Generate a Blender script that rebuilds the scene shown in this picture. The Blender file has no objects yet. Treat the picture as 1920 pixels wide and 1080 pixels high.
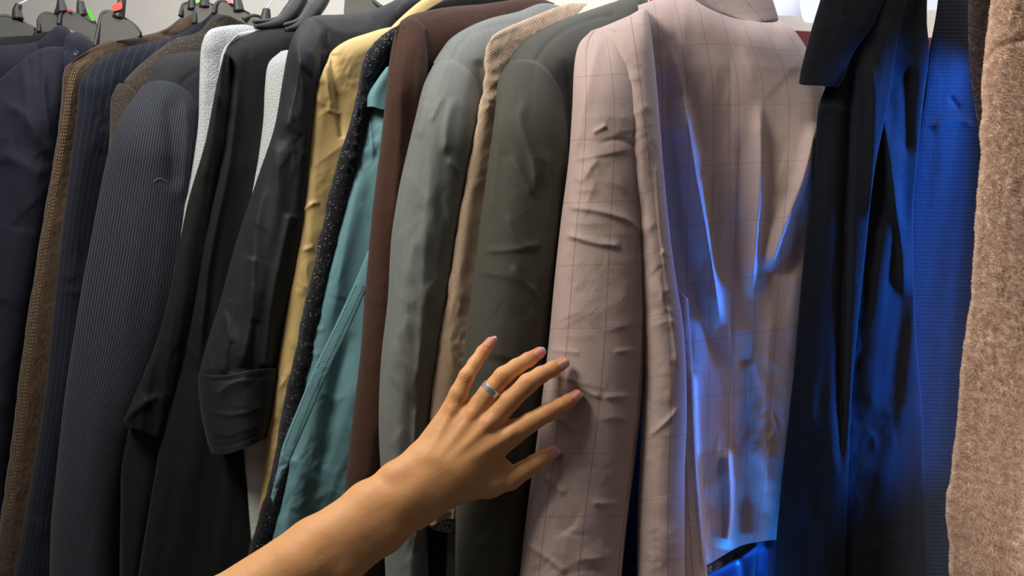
import bpy, math, random
import numpy as np
from mathutils import Vector, Matrix
from mathutils.bvhtree import BVHTree

C = bpy.context.scene.collection
scene = bpy.context.scene
R_ = math.radians

# ------------------------------------------------------------------ camera
FPX = 1600.0
CAM = np.array([0.0, 0.0, 1.45])
_p, _r = R_(3.0), R_(3.0)
F = np.array([0, math.cos(_p), math.sin(_p)])
_U0 = np.array([0, -math.sin(_p), math.cos(_p)])
_X0 = np.array([1.0, 0, 0])
RT = math.cos(_r) * _X0 + math.sin(_r) * _U0
UP = -math.sin(_r) * _X0 + math.cos(_r) * _U0


def P(px, py, d):
    px = np.asarray(px, float); py = np.asarray(py, float); d = np.asarray(d, float)
    a = (px - 960) / FPX; b = (540 - py) / FPX
    return CAM + d[..., None] * (F + a[..., None] * RT + b[..., None] * UP)


cd = bpy.data.cameras.new('camera')
cam = bpy.data.objects.new('camera', cd)
C.objects.link(cam)
cd.sensor_width = 36.0
cd.lens = FPX / 1920 * 36.0
m = Matrix(((RT[0], UP[0], -F[0], CAM[0]), (RT[1], UP[1], -F[1], CAM[1]), (RT[2], UP[2], -F[2], CAM[2]), (0, 0, 0, 1)))
cam.matrix_world = m
cd.dof.use_dof = True
cd.dof.focus_distance = 0.83
cd.dof.aperture_fstop = 14.0
cd.clip_start = 0.02
scene.camera = cam

# ------------------------------------------------------------------ world, lights, exposure
scene.view_settings.view_transform = 'Standard'
scene.view_settings.look = 'None'
scene.view_settings.exposure = 0.0
scene.view_settings.gamma = 1.0
scene.view_settings.use_curve_mapping = False
w = bpy.data.worlds.new('room_light'); scene.world = w
w.use_nodes = True
w.node_tree.nodes['Background'].inputs[0].default_value = (0.80, 0.86, 1.0, 1)
w.node_tree.nodes['Background'].inputs[1].default_value = 0.035


def area(name, loc, target, size, power, color, spread=180, shape='RECTANGLE', size_y=None):
    l = bpy.data.lights.new(name, 'AREA'); l.energy = power; l.color = color
    l.shape = shape; l.size = size; l.size_y = size_y or size; l.spread = R_(spread)
    o = bpy.data.objects.new(name, l); C.objects.link(o)
    o.location = loc
    o.rotation_euler = (Vector(target) - Vector(loc)).to_track_quat('-Z', 'Y').to_euler()
    return o


area('ceiling_lamp_light', (-0.62, 0.34, 2.14), (0.0, 0.90, 1.55), 0.32, 10.8, (1.0, 0.93, 0.80))
area('fill_light_front', (-1.1, -1.0, 2.3), (0.0, 0.9, 1.3), 0.7, 1.9, (1.0, 0.93, 0.84))  # added frontal fill to lift the hand and cloth, not a shop fixture
area('fill_light_teddy', (1.15, -0.05, 1.9), (0.68, 0.74, 1.38), 0.2, 0.9, (1.0, 0.90, 0.86), 34)  # added narrow beam that brightens the teddy coat, no real lamp there
area('fill_light_back_wall', (0.2, 1.75, 2.9), (0.2, 2.6, 1.6), 2.6, 50, (0.97, 0.97, 1.0))  # added wash to brighten the wall and boxes behind the rack, no ceiling fixture
area('blue_led_strip_light', tuple(P(2060, 480, 0.872)), tuple(P(1300, 540, 0.915)), 0.03, 0.82, (0.02, 0.19, 1.0), 27, size_y=0.44)
area('blue_low_light', tuple(P(1400, 1480, 0.87)), tuple(P(1420, 1000, 0.90)), 0.05, 0.22, (0.02, 0.26, 1.0), 40)

# ------------------------------------------------------------------ helpers
def tag(o, label=None, cat=None, group=None, kind=None):
    if label: o['label'] = label
    if cat: o['category'] = cat
    if group: o['group'] = group
    if kind: o['kind'] = kind
    return o


def empty(name, loc, label, cat, group=None):
    o = bpy.data.objects.new(name, None); C.objects.link(o)
    o.empty_display_size = 0.05
    o.location = loc
    return tag(o, label, cat, group)


def link_mesh(name, verts, faces, mat, parent=None, uv=None, smooth=True):
    me = bpy.data.meshes.new(name)
    verts = np.asarray(verts, float)
    off = np.array(parent.location) if parent is not None and parent.parent is None else np.zeros(3)
    if parent is not None and parent.parent is not None:
        off = np.array(parent.parent.location)
    me.from_pydata((verts - off).tolist(), [], [tuple(int(i) for i in f) for f in faces])
    if uv is not None:
        lay = me.uv_layers.new(name='UVMap')
        li = np.empty(len(me.loops), dtype=np.int32)
        me.loops.foreach_get('vertex_index', li)
        lay.data.foreach_set('uv', np.asarray(uv, np.float32)[li].ravel())
    if smooth:
        me.polygons.foreach_set('use_smooth', [True] * len(me.polygons))
    me.materials.append(mat)
    me.update()
    o = bpy.data.objects.new(name, me); C.objects.link(o)
    if parent is not None: o.parent = parent
    return o


def catmull(pts, n, seg=24):
    p = np.asarray(pts, float)
    if len(p) == 1: return np.repeat(p, n, 0)
    if len(p) > 2:
        q = np.vstack([2 * p[0] - p[1], p, 2 * p[-1] - p[-2]])
        out = []
        t = np.linspace(0, 1, seg, endpoint=False)[:, None]
        for i in range(1, len(q) - 2):
            a, b, c, d = q[i - 1], q[i], q[i + 1], q[i + 2]
            # limit tangents so unevenly spaced points do not overshoot
            l1 = np.linalg.norm(c - b) + 1e-9
            m1 = (c - a) / (np.linalg.norm(c - b) + np.linalg.norm(b - a) + 1e-9) * l1
            m2 = (d - b) / (np.linalg.norm(d - c) + np.linalg.norm(c - b) + 1e-9) * l1
            out.append((2 * t**3 - 3 * t**2 + 1) * b + (t**3 - 2 * t**2 + t) * m1 + (-2 * t**3 + 3 * t**2) * c + (t**3 - t**2) * m2)
        p = np.vstack(out + [p[-1:]])
    s = np.concatenate([[0], np.cumsum(np.linalg.norm(np.diff(p[:, :2], axis=0), axis=1))])
    u = np.linspace(0, s[-1], n)
    return np.stack([np.interp(u, s, p[:, k]) for k in range(p.shape[1])], 1)


def _hash(ix, iy, seed):
    h = (ix.astype(np.int64) * 374761393 + iy.astype(np.int64) * 668265263 + seed * 974711) & 0x7fffffff
    h = ((h ^ (h >> 13)) * 1274126177) & 0x7fffffff
    return ((h ^ (h >> 16)) & 0xffff) / 65535.0


def vnoise(x, y, seed=0):
    ix = np.floor(x); iy = np.floor(y); fx = x - ix; fy = y - iy
    fx = fx**3 * (fx * (fx * 6 - 15) + 10); fy = fy**3 * (fy * (fy * 6 - 15) + 10)
    a = _hash(ix, iy, seed); b = _hash(ix + 1, iy, seed); c = _hash(ix, iy + 1, seed); d = _hash(ix + 1, iy + 1, seed)
    return (a + (b - a) * fx + (c - a) * fy + (a - b - c + d) * fx * fy) * 2 - 1


def fbm(x, y, seed=0, o=3):
    r = 0; a = 1
    for k in range(o):
        r = r + a * vnoise(x * 2**k, y * 2**k, seed + k * 17); a *= 0.5
    return r


def ridged(x, y, seed=0, o=2):
    r = 0; a = 1
    for k in range(o):
        r = r + a * (1 - np.abs(vnoise(x * 2**k, y * 2**k, seed + k * 31)) * 2.2); a *= 0.5
    return np.clip(r, -1, 2)


def seg_dist(X, Y, line):
    """signed distance to a polyline and how far along it (0..1)"""
    line = np.asarray(line, float)
    best = np.full(X.shape, 1e9); sgn = np.ones(X.shape); al = np.zeros(X.shape)
    L = np.linalg.norm(np.diff(line, axis=0), axis=1); tot = L.sum(); acc = 0
    for k in range(len(line) - 1):
        a = line[k]; d = line[k + 1] - a; l2 = (d * d).sum() + 1e-9
        t = np.clip(((X - a[0]) * d[0] + (Y - a[1]) * d[1]) / l2, 0, 1)
        ex = X - a[0] - t * d[0]; ey = Y - a[1] - t * d[1]
        dd = np.hypot(ex, ey)
        mk = dd < best
        cr = d[0] * ey - d[1] * ex
        best = np.where(mk, dd, best); sgn = np.where(mk, np.sign(cr), sgn); al = np.where(mk, (acc + t * L[k]) / tot, al)
        acc += L[k]
    return best, sgn, al


def fold(line, w, amp, w2=None, taper=0.15):
    """ridge (amp > 0, mm toward the viewer) along a line; w / w2: widths on its two sides"""
    return (line, w, amp, w2 if w2 else w, taper)


def cdist(X, Y, line):
    return seg_dist(X, Y, line)[0]


def surf_depth(key, off=.0008):
    X, Y, D = SHEETS[key]
    xs, ys, ds = X.ravel(), Y.ravel(), D.ravel()
    def fn(cl):
        out = []
        for p in cl:
            q = (xs - p[0])**2 + (ys - p[1])**2
            k = np.argpartition(q, 4)[:4]; w_ = 1 / (q[k] + .5)
            out.append((ds[k] * w_).sum() / w_.sum())
        return np.array(out) - off
    return fn


SHEETS = {}


def sheet(name, mat, parent, L, Rr, dl, dr, bulge=0.0, rl=0.0, rr=0.0, rt=0.0, top=None, bot=None, thick=0.03,
          folds=(), wr=(1.0, 60, 150), wdir=0.0, drape=(2.0, 55), seed=0, step=3.6, fuzz=None, edge=0.0, topk=5.0, hem=None, vscale=1.0, under=(), attach=None, uscale=1.0, crumple=None):
    """A hollow tube / padded panel of cloth between its two side lines, seen side rounded towards the viewer."""
    Lp = catmull(L, 400); Rp = catmull(Rr, 400)
    ln = max(np.linalg.norm(np.diff(Lp[:, :2], axis=0), axis=1).sum(), np.linalg.norm(np.diff(Rp[:, :2], axis=0), axis=1).sum())
    wd = np.linalg.norm(Rp[:, :2] - Lp[:, :2], axis=1).max()
    nv = int(max(12, min(460, ln / step))); nu = int(max(12, min(170, wd / step * 1.25)))
    Lc = catmull(L, nv); Rc = catmull(Rr, nv)
    s = np.linspace(0, 1, nu); us = 0.5 * (0.55 * (1 - np.cos(math.pi * s)) + 0.45 * 2 * s)
    v = np.linspace(0, 1, nv)
    U, V = np.meshgrid(us, v)
    X = Lc[:, None, 0] * (1 - U) + Rc[:, None, 0] * U
    Y = Lc[:, None, 1] * (1 - U) + Rc[:, None, 1] * U
    if top is not None:
        T = catmull([L[0]] + list(top) + [Rr[0]], 300)
        tu = np.linspace(0, 1, 300)
        tx = np.interp(us, tu, T[:, 0]) - X[0]; ty = np.interp(us, tu, T[:, 1]) - Y[0]
        k = (1 - V)**topk
        X = X + tx[None] * k; Y = Y + ty[None] * k
    if bot is not None:
        T = catmull([L[-1]] + list(bot) + [Rr[-1]], 300)
        tu = np.linspace(0, 1, 300)
        tx = np.interp(us, tu, T[:, 0]) - X[-1]; ty = np.interp(us, tu, T[:, 1]) - Y[-1]
        k = V**topk
        X = X + tx[None] * k; Y = Y + ty[None] * k
    if edge:
        wob = fbm(V * ln / 40.0, V * 0 + seed * 3.3, seed + 5, 3) * edge
        X = X + wob * (1 - U) + fbm(V * ln / 40.0, V * 0 + seed * 7.1, seed + 9, 3) * edge * U
    def prof(a):
        if isinstance(a, (int, float)): return np.full(nv, float(a))
        return np.interp(v, [q[0] for q in a], [q[1] for q in a])
    DL = prof(dl)[:, None]; DR = prof(dr)[:, None]
    base = DL * (1 - U) + DR * U
    shp = np.sqrt(np.clip(1 - (2 * U - 1)**2, 0, 1))
    D = base - prof(bulge)[:, None] * shp
    mpp = base.mean() / FPX                      # metres per pixel here
    back = np.zeros_like(D)
    def rnd(dist_px, r):
        t = np.clip(dist_px * mpp / r, 0, 1)
        return r * (1 - np.sqrt(np.clip(1 - (1 - t)**2, 0, 1)))
    if rl: back = back + rnd((U) * np.linalg.norm(Rc[:, :2] - Lc[:, :2], axis=1)[:, None], rl)**2
    if rr: back = back + rnd((1 - U) * np.linalg.norm(Rc[:, :2] - Lc[:, :2], axis=1)[:, None], rr)**2
    if rt:
        dt = seg_dist(X, Y, np.stack([X[0], Y[0]], 1)[::max(1, nu // 24)])[0]
        back = back + rnd(dt, rt)**2
    D = D + np.sqrt(back)
    if attach:
        bd_ = surf_depth(attach, .0045)(np.stack([X[0], Y[0]], 1))
        D = D + (bd_ - D[0])[None] * np.clip(1 - V / .13, 0, 1)**2.2
        dt = seg_dist(X, Y, np.stack([X[0], Y[0]], 1)[::2])[0]
        D = D + rnd(dt, .0042)
    # drape: long soft folds, then wrinkles, then the traced creases
    ed = np.clip(np.minimum(U, 1 - U) * 6, 0, 1) * 0.7 + 0.3
    cx = X + (Y - 540) * 0.12
    if drape[0]: D = D - drape[0] * 1e-3 * fbm(cx / drape[1], Y / (drape[1] * 9), seed + 3, 2) * ed
    if wr[0]:
        a = R_(wdir); xr = X * math.cos(a) + Y * math.sin(a); yr = -X * math.sin(a) + Y * math.cos(a)
        wx = xr + 14 * fbm(X / 70, Y / 70, seed + 40, 2); wy = yr + 14 * fbm(X / 70, Y / 70, seed + 41, 2)
        msk = np.clip(fbm(X / 130, Y / 130, seed + 60, 2) * 1.3 + 0.45, 0.08, 1)
        D = D - wr[0] * 1e-3 * ridged(wx / wr[1], wy / wr[2], seed + 20, 3) * msk * ed
    for (line, w1, amp, w2, taper) in folds:
        cl = catmull(line, max(8, 6 * len(line))) if len(line) > 2 else np.asarray(line, float)
        dd, sg, al = seg_dist(X, Y, cl)
        ww = np.where(sg > 0, w1, w2)
        fade = np.clip(al / max(taper, 1e-3), 0, 1) * np.clip((1 - al) / max(taper, 1e-3), 0, 1) if taper else 1
        D = D - amp * 1e-3 * (np.exp(-(dd / ww)**2) * .45 + np.exp(-(dd / ww)**1.15) * .55) * fade
    if crumple:
        nC, aC, lC, angC, spC = crumple
        rg = np.random.default_rng(seed * 13 + 1)
        for _k in range(nC):
            ii = rg.integers(int(nv * .03), nv - 1); jj = rg.integers(int(nu * .15), max(int(nu * .85), int(nu * .15) + 1))
            cx0, cy0 = X[ii, jj], Y[ii, jj]
            an = R_(angC + rg.normal() * spC) * (1 if rg.random() < .65 else -1); ll = lC * (.4 + rg.random() * .9) * .5
            bx_, by_ = rg.normal() * ll * .22, rg.normal() * ll * .12
            line_ = [(cx0 - math.cos(an) * ll, cy0 - math.sin(an) * ll), (cx0 + bx_, cy0 + by_), (cx0 + math.cos(an) * ll, cy0 + math.sin(an) * ll)]
            dd, sg, al = seg_dist(X, Y, line_)
            w1_ = 2.8 + rg.random() * 3; w2_ = 12 + rg.random() * 22
            D = D - aC * 1e-3 * (.4 + rg.random() * .9) * (1 if rg.random() < .7 else -.7) * np.exp(-(dd / np.where(sg > 0, w1_, w2_))**1.2) * np.sin(math.pi * np.clip(al, 0, 1))**.7 * ed
    for fn in under: D = D + fn(X, Y, U, V)
    if L[-1][1] >= LX:                            # the cloth hangs on well below the picture
        ne = 14; kx = max(4, min(30, nv // 8)); e_ = (np.arange(1, ne + 1) / ne)[:, None]
        dY = 420.0; sx = (X[-1] - X[-kx]) / (Y[-1] - Y[-kx] + 1e-6)
        X = np.vstack([X, X[-1] + sx * dY * e_]); Y = np.vstack([Y, Y[-1] + dY * e_])
        sm = np.convolve(np.pad(D[-1], 4, mode='edge'), np.ones(9) / 9, 'valid')
        D = np.vstack([D, D[-1] * (1 - e_) + sm * e_]); U = np.vstack([U, np.repeat(U[-1:], ne, 0)])
        v = np.concatenate([v, 1 + (e_[:, 0] * dY) / ln]); nv = nv + ne
    pts = P(X, Y, D)
    shb = np.sqrt(np.clip(1 - (2 * U - 1)**2, 0, 1))
    Db = D[:, :1] * (1 - U) + D[:, -1:] * U + thick * shb + 0.003 * shb
    Db = np.maximum(Db, D + 0.002)
    ptb = P(X, Y, Db)
    nf = nv * nu
    verts = np.vstack([pts.reshape(-1, 3), ptb[:, 1:-1].reshape(-1, 3)])
    nb = nu - 2
    idx = np.arange(nf).reshape(nv, nu)
    ib = nf + np.arange(nv * nb).reshape(nv, nb)
    ibf = np.concatenate([idx[:, :1], ib, idx[:, -1:]], 1)
    def quads(I, flip):
        q = np.stack([I[:-1, :-1], I[1:, :-1], I[1:, 1:], I[:-1, 1:]], -1).reshape(-1, 4)
        return q[:, ::-1] if flip else q
    faces = np.vstack([quads(idx, False), quads(ibf, True)])
    cap = np.stack([idx[0, :-1], idx[0, 1:], ibf[0, 1:], ibf[0, :-1]], -1)
    faces = [tuple(dict.fromkeys(f)) for f in np.vstack([faces, cap]).tolist()]
    faces = [f for f in faces if len(f) >= 3]
    mw = wd * mpp
    arc = v * ln * mpp * vscale
    uvf = np.stack([(U - 0.5) * mw * uscale, np.broadcast_to(-arc[:, None], U.shape)], -1).reshape(-1, 2)
    uvb = np.stack([(U - 0.5) * mw, np.broadcast_to(-arc[:, None], U.shape)], -1)[:, 1:-1].reshape(-1, 2)
    uv = np.vstack([uvf, uvb])
    if fuzz:
        fv, ff, fu = make_fuzz(pts, uvf.reshape(nv, nu, 2), fuzz, seed)
        n0 = len(verts)
        verts = np.vstack([verts, fv]); faces = faces + [tuple(n0 + i for i in f) for f in ff.tolist()]
        uv = np.vstack([uv, fu])
    o = link_mesh(name, verts, faces, mat, parent, uv)
    o['_'] = 0; del o['_']
    SHEETS[name + (parent.name if parent else '')] = (X, Y, D)
    return o


def make_fuzz(pts, uv, spec, seed):
    """short fibres standing off the cloth: spec = (count, length m, width m, droop, curl)"""
    n, ln, wd, droop, curl = spec
    rng = np.random.default_rng(seed + 77)
    nv, nu, _ = pts.shape
    i = rng.random(n) * (nv - 1.001); j = rng.random(n) * (nu - 1.001)
    i0 = i.astype(int); j0 = j.astype(int)
    p = pts[i0, j0]; du = pts[i0, j0 + 1] - p; dv = pts[i0 + 1, j0] - p
    fi = (i - i0)[:, None]; fj = (j - j0)[:, None]
    base = p + du * fj + dv * fi
    nrm = np.cross(du, dv)
    nrm /= np.linalg.norm(nrm, axis=1)[:, None] + 1e-12
    flip = (nrm @ F) > 0
    nrm[flip] *= -1
    rnd_ = rng.normal(size=(n, 3)); rnd_ /= np.linalg.norm(rnd_, axis=1)[:, None]
    d = nrm + rnd_ * curl + np.array([0, 0, -droop]); d /= np.linalg.norm(d, axis=1)[:, None]
    L = ln * (0.5 + rng.random(n))[:, None]
    side = np.cross(d, F); side /= np.linalg.norm(side, axis=1)[:, None] + 1e-9
    side = side * wd * 0.5
    d2 = d + rng.normal(size=(n, 3)) * curl * 0.7 + np.array([0, 0, -droop * 1.2]); d2 /= np.linalg.norm(d2, axis=1)[:, None]
    b = base - nrm * 0.0008
    mid = b + d * L * 0.55; tip = mid + d2 * L * 0.45
    V = np.stack([b - side, b + side, mid + side * 0.8, mid - side * 0.8, tip], 1).reshape(-1, 3)
    k = np.arange(n)[:, None] * 5
    q = np.hstack([k, k + 1, k + 2, k + 3]); t = np.hstack([k + 3, k + 2, k + 4, k + 4])
    q2 = np.vstack([q, t])
    class A(list): pass
    faces = [tuple(dict.fromkeys(r)) for r in q2.tolist()]
    u = uv[i0, j0]
    return V, FaceArr(faces), np.repeat(u, 5, 0)


class FaceArr:
    def __init__(s, f): s.f = f
    def tolist(s): return s.f


def tube(path, r, seg=12, closed=False, flat=None):
    p = np.asarray(path, float); n = len(p)
    r = np.full(n, r) if np.isscalar(r) else np.asarray(r, float)
    verts = []; faces = []
    prev = None
    for k in range(n):
        t = p[min(k + 1, n - 1)] - p[max(k - 1, 0)]
        if closed: t = p[(k + 1) % n] - p[k - 1]
        t /= np.linalg.norm(t) + 1e-12
        a = np.cross(t, [0, 0, 1.0]) if prev is None else prev - t * (prev @ t)
        if np.linalg.norm(a) < 1e-4: a = np.cross(t, [0, 1.0, 0])
        a /= np.linalg.norm(a); b = np.cross(t, a); prev = a
        for j in range(seg):
            th = 2 * math.pi * j / seg
            verts.append(p[k] + (a * math.cos(th) + b * math.sin(th)) * r[k])
    m_ = n if closed else n - 1
    for k in range(m_):
        for j in range(seg):
            a0 = k * seg + j; a1 = k * seg + (j + 1) % seg
            k2 = (k + 1) % n
            faces.append((a0, a1, k2 * seg + (j + 1) % seg, k2 * seg + j))
    if not closed:
        faces.append(tuple(range(seg))[::-1]); faces.append(tuple((n - 1) * seg + j for j in range(seg)))
    return np.array(verts), faces


def merge(parts):
    V = []; Fc = []; n = 0
    for v, f in parts:
        V.append(np.asarray(v)); Fc += [tuple(i + n for i in q) for q in f]; n += len(v)
    return np.vstack(V), Fc


# ------------------------------------------------------------------ materials
def srgb(r, g, b):
    def f(c):
        c /= 255.0
        return c / 12.92 if c <= 0.04045 else ((c + 0.055) / 1.055)**2.4
    return (f(r), f(g), f(b), 1.0)


class NT:
    def __init__(s, name):
        s.m = bpy.data.materials.new(name); s.m.use_nodes = True
        s.t = s.m.node_tree; s.b = s.t.nodes['Principled BSDF']
    def n(s, t, **k):
        x = s.t.nodes.new(t)
        for a, b in k.items(): setattr(x, a, b)
        return x
    def l(s, a, b): s.t.links.new(a, b)
    def math(s, op, a, b=None, c=None):
        x = s.n('ShaderNodeMath', operation=op)
        for i, q in enumerate((a, b, c)):
            if q is None: continue
            if isinstance(q, (int, float)): x.inputs[i].default_value = q
            else: s.l(q, x.inputs[i])
        return x.outputs[0]
    def mix(s, fac, a, b, blend='MIX'):
        x = s.n('ShaderNodeMix', data_type='RGBA', blend_type=blend)
        for i, q in ((0, fac), (6, a), (7, b)):
            if isinstance(q, (int, float, tuple)): x.inputs[i].default_value = q
            else: s.l(q, x.inputs[i])
        return x.outputs[2]


def cloth(name, col, col2=None, pitch=0.0, kind='weave', rough=0.85, sheen=0.15, noise=0.25, nscale=900, stripes=(), bump=0.25,
          spec=0.25, glitter=0, fleck=0, trans=0.0, nsx=1.0):
    N = NT(name); b = N.b
    uvn = N.n('ShaderNodeUVMap', uv_map='UVMap')
    sep = N.n('ShaderNodeSeparateXYZ'); N.l(uvn.outputs[0], sep.inputs[0])
    u, v = sep.outputs[0], sep.outputs[1]
    col2 = col2 or tuple(c * 0.6 for c in col[:3]) + (1,)
    nz = N.n('ShaderNodeTexNoise'); nz.inputs['Scale'].default_value = nscale; nz.inputs['Detail'].default_value = 3
    mp = N.n('ShaderNodeMapping'); mp.inputs['Scale'].default_value = (1, nsx, 1)
    N.l(uvn.outputs[0], mp.inputs[0]); N.l(mp.outputs[0], nz.inputs['Vector'])
    nb = N.n('ShaderNodeMapRange'); nb.inputs[1].default_value = 0.3; nb.inputs[2].default_value = 0.7
    N.l(nz.outputs['Fac'], nb.inputs[0])
    height = nb.outputs[0]
    c = N.mix(N.math('MULTIPLY', nb.outputs[0], noise), col, col2)
    if pitch:
        k = 2 * math.pi / pitch
        if kind == 'twill':
            ph = N.math('MULTIPLY', N.math('ADD', u, N.math('MULTIPLY', v, 0.6)), k)
            wv = N.math('MULTIPLY_ADD', N.math('SINE', ph), 0.5, 0.5)
        elif kind == 'rib':
            wv = N.math('MULTIPLY_ADD', N.math('SINE', N.math('MULTIPLY', u, k)), 0.5, 0.5)
        elif kind == 'ribh':
            ph = N.math('MULTIPLY', N.math('ADD', v, N.math('MULTIPLY', nb.outputs[0], pitch * 0.5)), k)
            wv = N.math('MULTIPLY_ADD', N.math('SINE', ph), 0.5, 0.5)
        else:
            a = N.math('SINE', N.math('MULTIPLY', u, k)); d = N.math('SINE', N.math('MULTIPLY', v, k))
            wv = N.math('MULTIPLY_ADD', N.math('MULTIPLY', a, d), 0.5, 0.5)
        c = N.mix(N.math('MULTIPLY', wv, 0.55 if kind != 'knit' else 0.8), c, col2)
        height = N.math('MULTIPLY_ADD', wv, -0.8, N.math('MULTIPLY', height, 0.5))
    for (axis, sp, wd, scol, st, off) in stripes:
        s_ = u if axis == 'u' else v
        ph = N.math('FRACT', N.math('DIVIDE', N.math('ADD', s_, 10.0 * sp + off), sp))
        dist = N.math('ABSOLUTE', N.math('SUBTRACT', ph, 0.5))
        mk = N.math('LESS_THAN', dist, wd / sp * 0.5)
        mk = N.math('MULTIPLY', mk, st)
        if st < 0.7: mk = N.math('MULTIPLY', mk, N.math('MULTIPLY_ADD', nb.outputs[0], 0.8, 0.5))
        c = N.mix(mk, c, scol)
    if fleck:
        n2 = N.n('ShaderNodeTexNoise'); n2.inputs['Scale'].default_value = nscale * 0.7; n2.inputs['Detail'].default_value = 4
        N.l(uvn.outputs[0], n2.inputs['Vector'])
        th = N.math('GREATER_THAN', n2.outputs['Fac'], 0.60)
        c = N.mix(N.math('MULTIPLY', th, fleck), c, srgb(130, 116, 90))
    if glitter:
        vo = N.n('ShaderNodeTexVoronoi'); vo.inputs['Scale'].default_value = 800
        N.l(uvn.outputs[0], vo.inputs['Vector'])
        sepc = N.n('ShaderNodeSeparateColor'); N.l(vo.outputs['Color'], sepc.inputs[0])
        g1 = N.math('GREATER_THAN', sepc.outputs[0], 0.84)
        g2 = N.math('LESS_THAN', vo.outputs['Distance'], 0.33)
        gm = N.math('MULTIPLY', g1, g2)
        c = N.mix(gm, c, srgb(200, 205, 220))
        N.l(N.math('MULTIPLY', gm, 0.9), b.inputs['Metallic'])
        N.l(N.math('MULTIPLY_ADD', gm, -rough + 0.3, rough), b.inputs['Roughness'])
    else:
        b.inputs['Roughness'].default_value = rough
    N.l(c, b.inputs['Base Color'])
    b.inputs['Sheen Weight'].default_value = sheen
    b.inputs['Sheen Roughness'].default_value = 0.4
    b.inputs['Specular IOR Level'].default_value = spec
    bp = N.n('ShaderNodeBump'); bp.inputs['Strength'].default_value = bump; bp.inputs['Distance'].default_value = 0.0012
    N.l(height, bp.inputs['Height']); N.l(bp.outputs[0], b.inputs['Normal'])
    return N.m


def plain(name, col, rough=0.5, metal=0.0, spec=0.5, noise=0.0, scale=30):
    N = NT(name); b = N.b
    b.inputs['Roughness'].default_value = rough; b.inputs['Metallic'].default_value = metal
    b.inputs['Specular IOR Level'].default_value = spec
    nz = N.n('ShaderNodeTexNoise'); nz.inputs['Scale'].default_value = scale
    tc = N.n('ShaderNodeTexCoord'); N.l(tc.outputs['Object'], nz.inputs['Vector'])
    c = N.mix(N.math('MULTIPLY', nz.outputs['Fac'], noise), col, tuple(x * 0.7 for x in col[:3]) + (1,))
    N.l(c, b.inputs['Base Color'])
    return N.m


M = {}
M['pink'] = cloth('pink_check_wool', srgb(200, 178, 173), srgb(146, 122, 120), 0.0021, rough=0.62, sheen=0.12, spec=0.3, bump=0.5, noise=0.15,
                  stripes=(('u', 0.040, 0.0013, srgb(120, 92, 84), 0.55, 0.012), ('v', 0.062, 0.0013, srgb(128, 100, 92), 0.32, 0.02)))
M['olive'] = cloth('dark_olive_grey_wool', srgb(84, 83, 74), srgb(46, 46, 45), 0.0017, rough=0.65, sheen=0.1, bump=0.4)
M['greygreen'] = cloth('grey_green_wool', srgb(126, 131, 128), srgb(84, 89, 91), 0.0013, rough=0.6, sheen=0.12, bump=0.35,
                       stripes=(('u', 0.007, 0.0008, srgb(84, 90, 92), 0.25, 0.0),))
M['beige'] = cloth('beige_bobbled_knit', srgb(238, 214, 190), srgb(156, 126, 104), 0.0030, 'knit', rough=0.95, sheen=0.3, bump=0.9, noise=0.5, nscale=500)
M['brown'] = cloth('dark_brown_felted_wool', srgb(74, 49, 39), srgb(50, 33, 27), rough=1, sheen=0.1, noise=0.8, nscale=800, bump=0.5)
M['teal'] = cloth('teal_cotton', srgb(104, 146, 156), srgb(86, 126, 138), rough=0.6, sheen=0.05, noise=0.4, nscale=1500, bump=0.1)
M['sequin'] = cloth('black_knit_with_silver_thread', srgb(22, 22, 30), srgb(10, 10, 14), rough=0.9, glitter=1, noise=0.5, bump=0.6)
M['blackknit'] = cloth('plain_black_knit', srgb(14, 14, 20), srgb(7, 7, 10), rough=0.9, noise=0.5, bump=0.5)
M['khaki'] = cloth('khaki_cotton_satin', srgb(206, 178, 122), srgb(188, 160, 104), rough=0.5, sheen=0.05, noise=0.3, nscale=1800, bump=0.08, spec=0.35)
M['blackshirt'] = cloth('charcoal_cotton', srgb(30, 32, 37), srgb(21, 23, 27), rough=0.62, sheen=0.04, noise=0.5, nscale=1400, bump=0.12, spec=0.3)
M['greenblack'] = cloth('green_black_crepe', srgb(15, 20, 21), srgb(9, 12, 13), rough=0.75, sheen=0.05, noise=0.5, nscale=1000, bump=0.2)
M['whitefelt'] = cloth('pale_grey_boiled_wool', srgb(196, 200, 204), srgb(150, 156, 166), rough=1, sheen=0.4, noise=0.7, nscale=500, bump=0.8)
M['whitelace'] = cloth('white_lace', srgb(222, 226, 228), srgb(150, 155, 160), 0.003, 'knit', rough=0.9, noise=0.3, bump=0.6)
M['charcoal'] = cloth('charcoal_pinstripe_wool', srgb(33, 38, 50), srgb(21, 24, 35), rough=0.8, sheen=0.06, noise=0.7, nscale=1200, bump=0.3,
                      stripes=(('u', 0.0036, 0.0006, srgb(118, 122, 128), 0.5, 0),))
M['charcoalplain'] = cloth('charcoal_wool_yoke', srgb(37, 38, 44), srgb(24, 26, 30), rough=0.8, sheen=0.06, noise=0.6, nscale=1200, bump=0.3)
M['tweed'] = cloth('brown_tweed', srgb(57, 50, 42), srgb(33, 28, 24), rough=1, sheen=0.15, noise=0.9, nscale=700, bump=0.6, fleck=0.35)
M['navypin'] = cloth('navy_chalk_stripe_wool', srgb(24, 30, 45), srgb(16, 19, 30), rough=0.85, sheen=0.06, noise=0.8, nscale=900, bump=0.4,
                     stripes=(('u', 0.013, 0.0007, srgb(96, 98, 110), 0.4, 0.003),))
M['suede'] = cloth('brown_suede', srgb(80, 64, 52), srgb(54, 40, 31), rough=0.8, sheen=0.2, noise=0.8, nscale=120, bump=0.4)
M['thread'] = plain('ochre_thread', srgb(186, 156, 110), 0.8)
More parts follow.
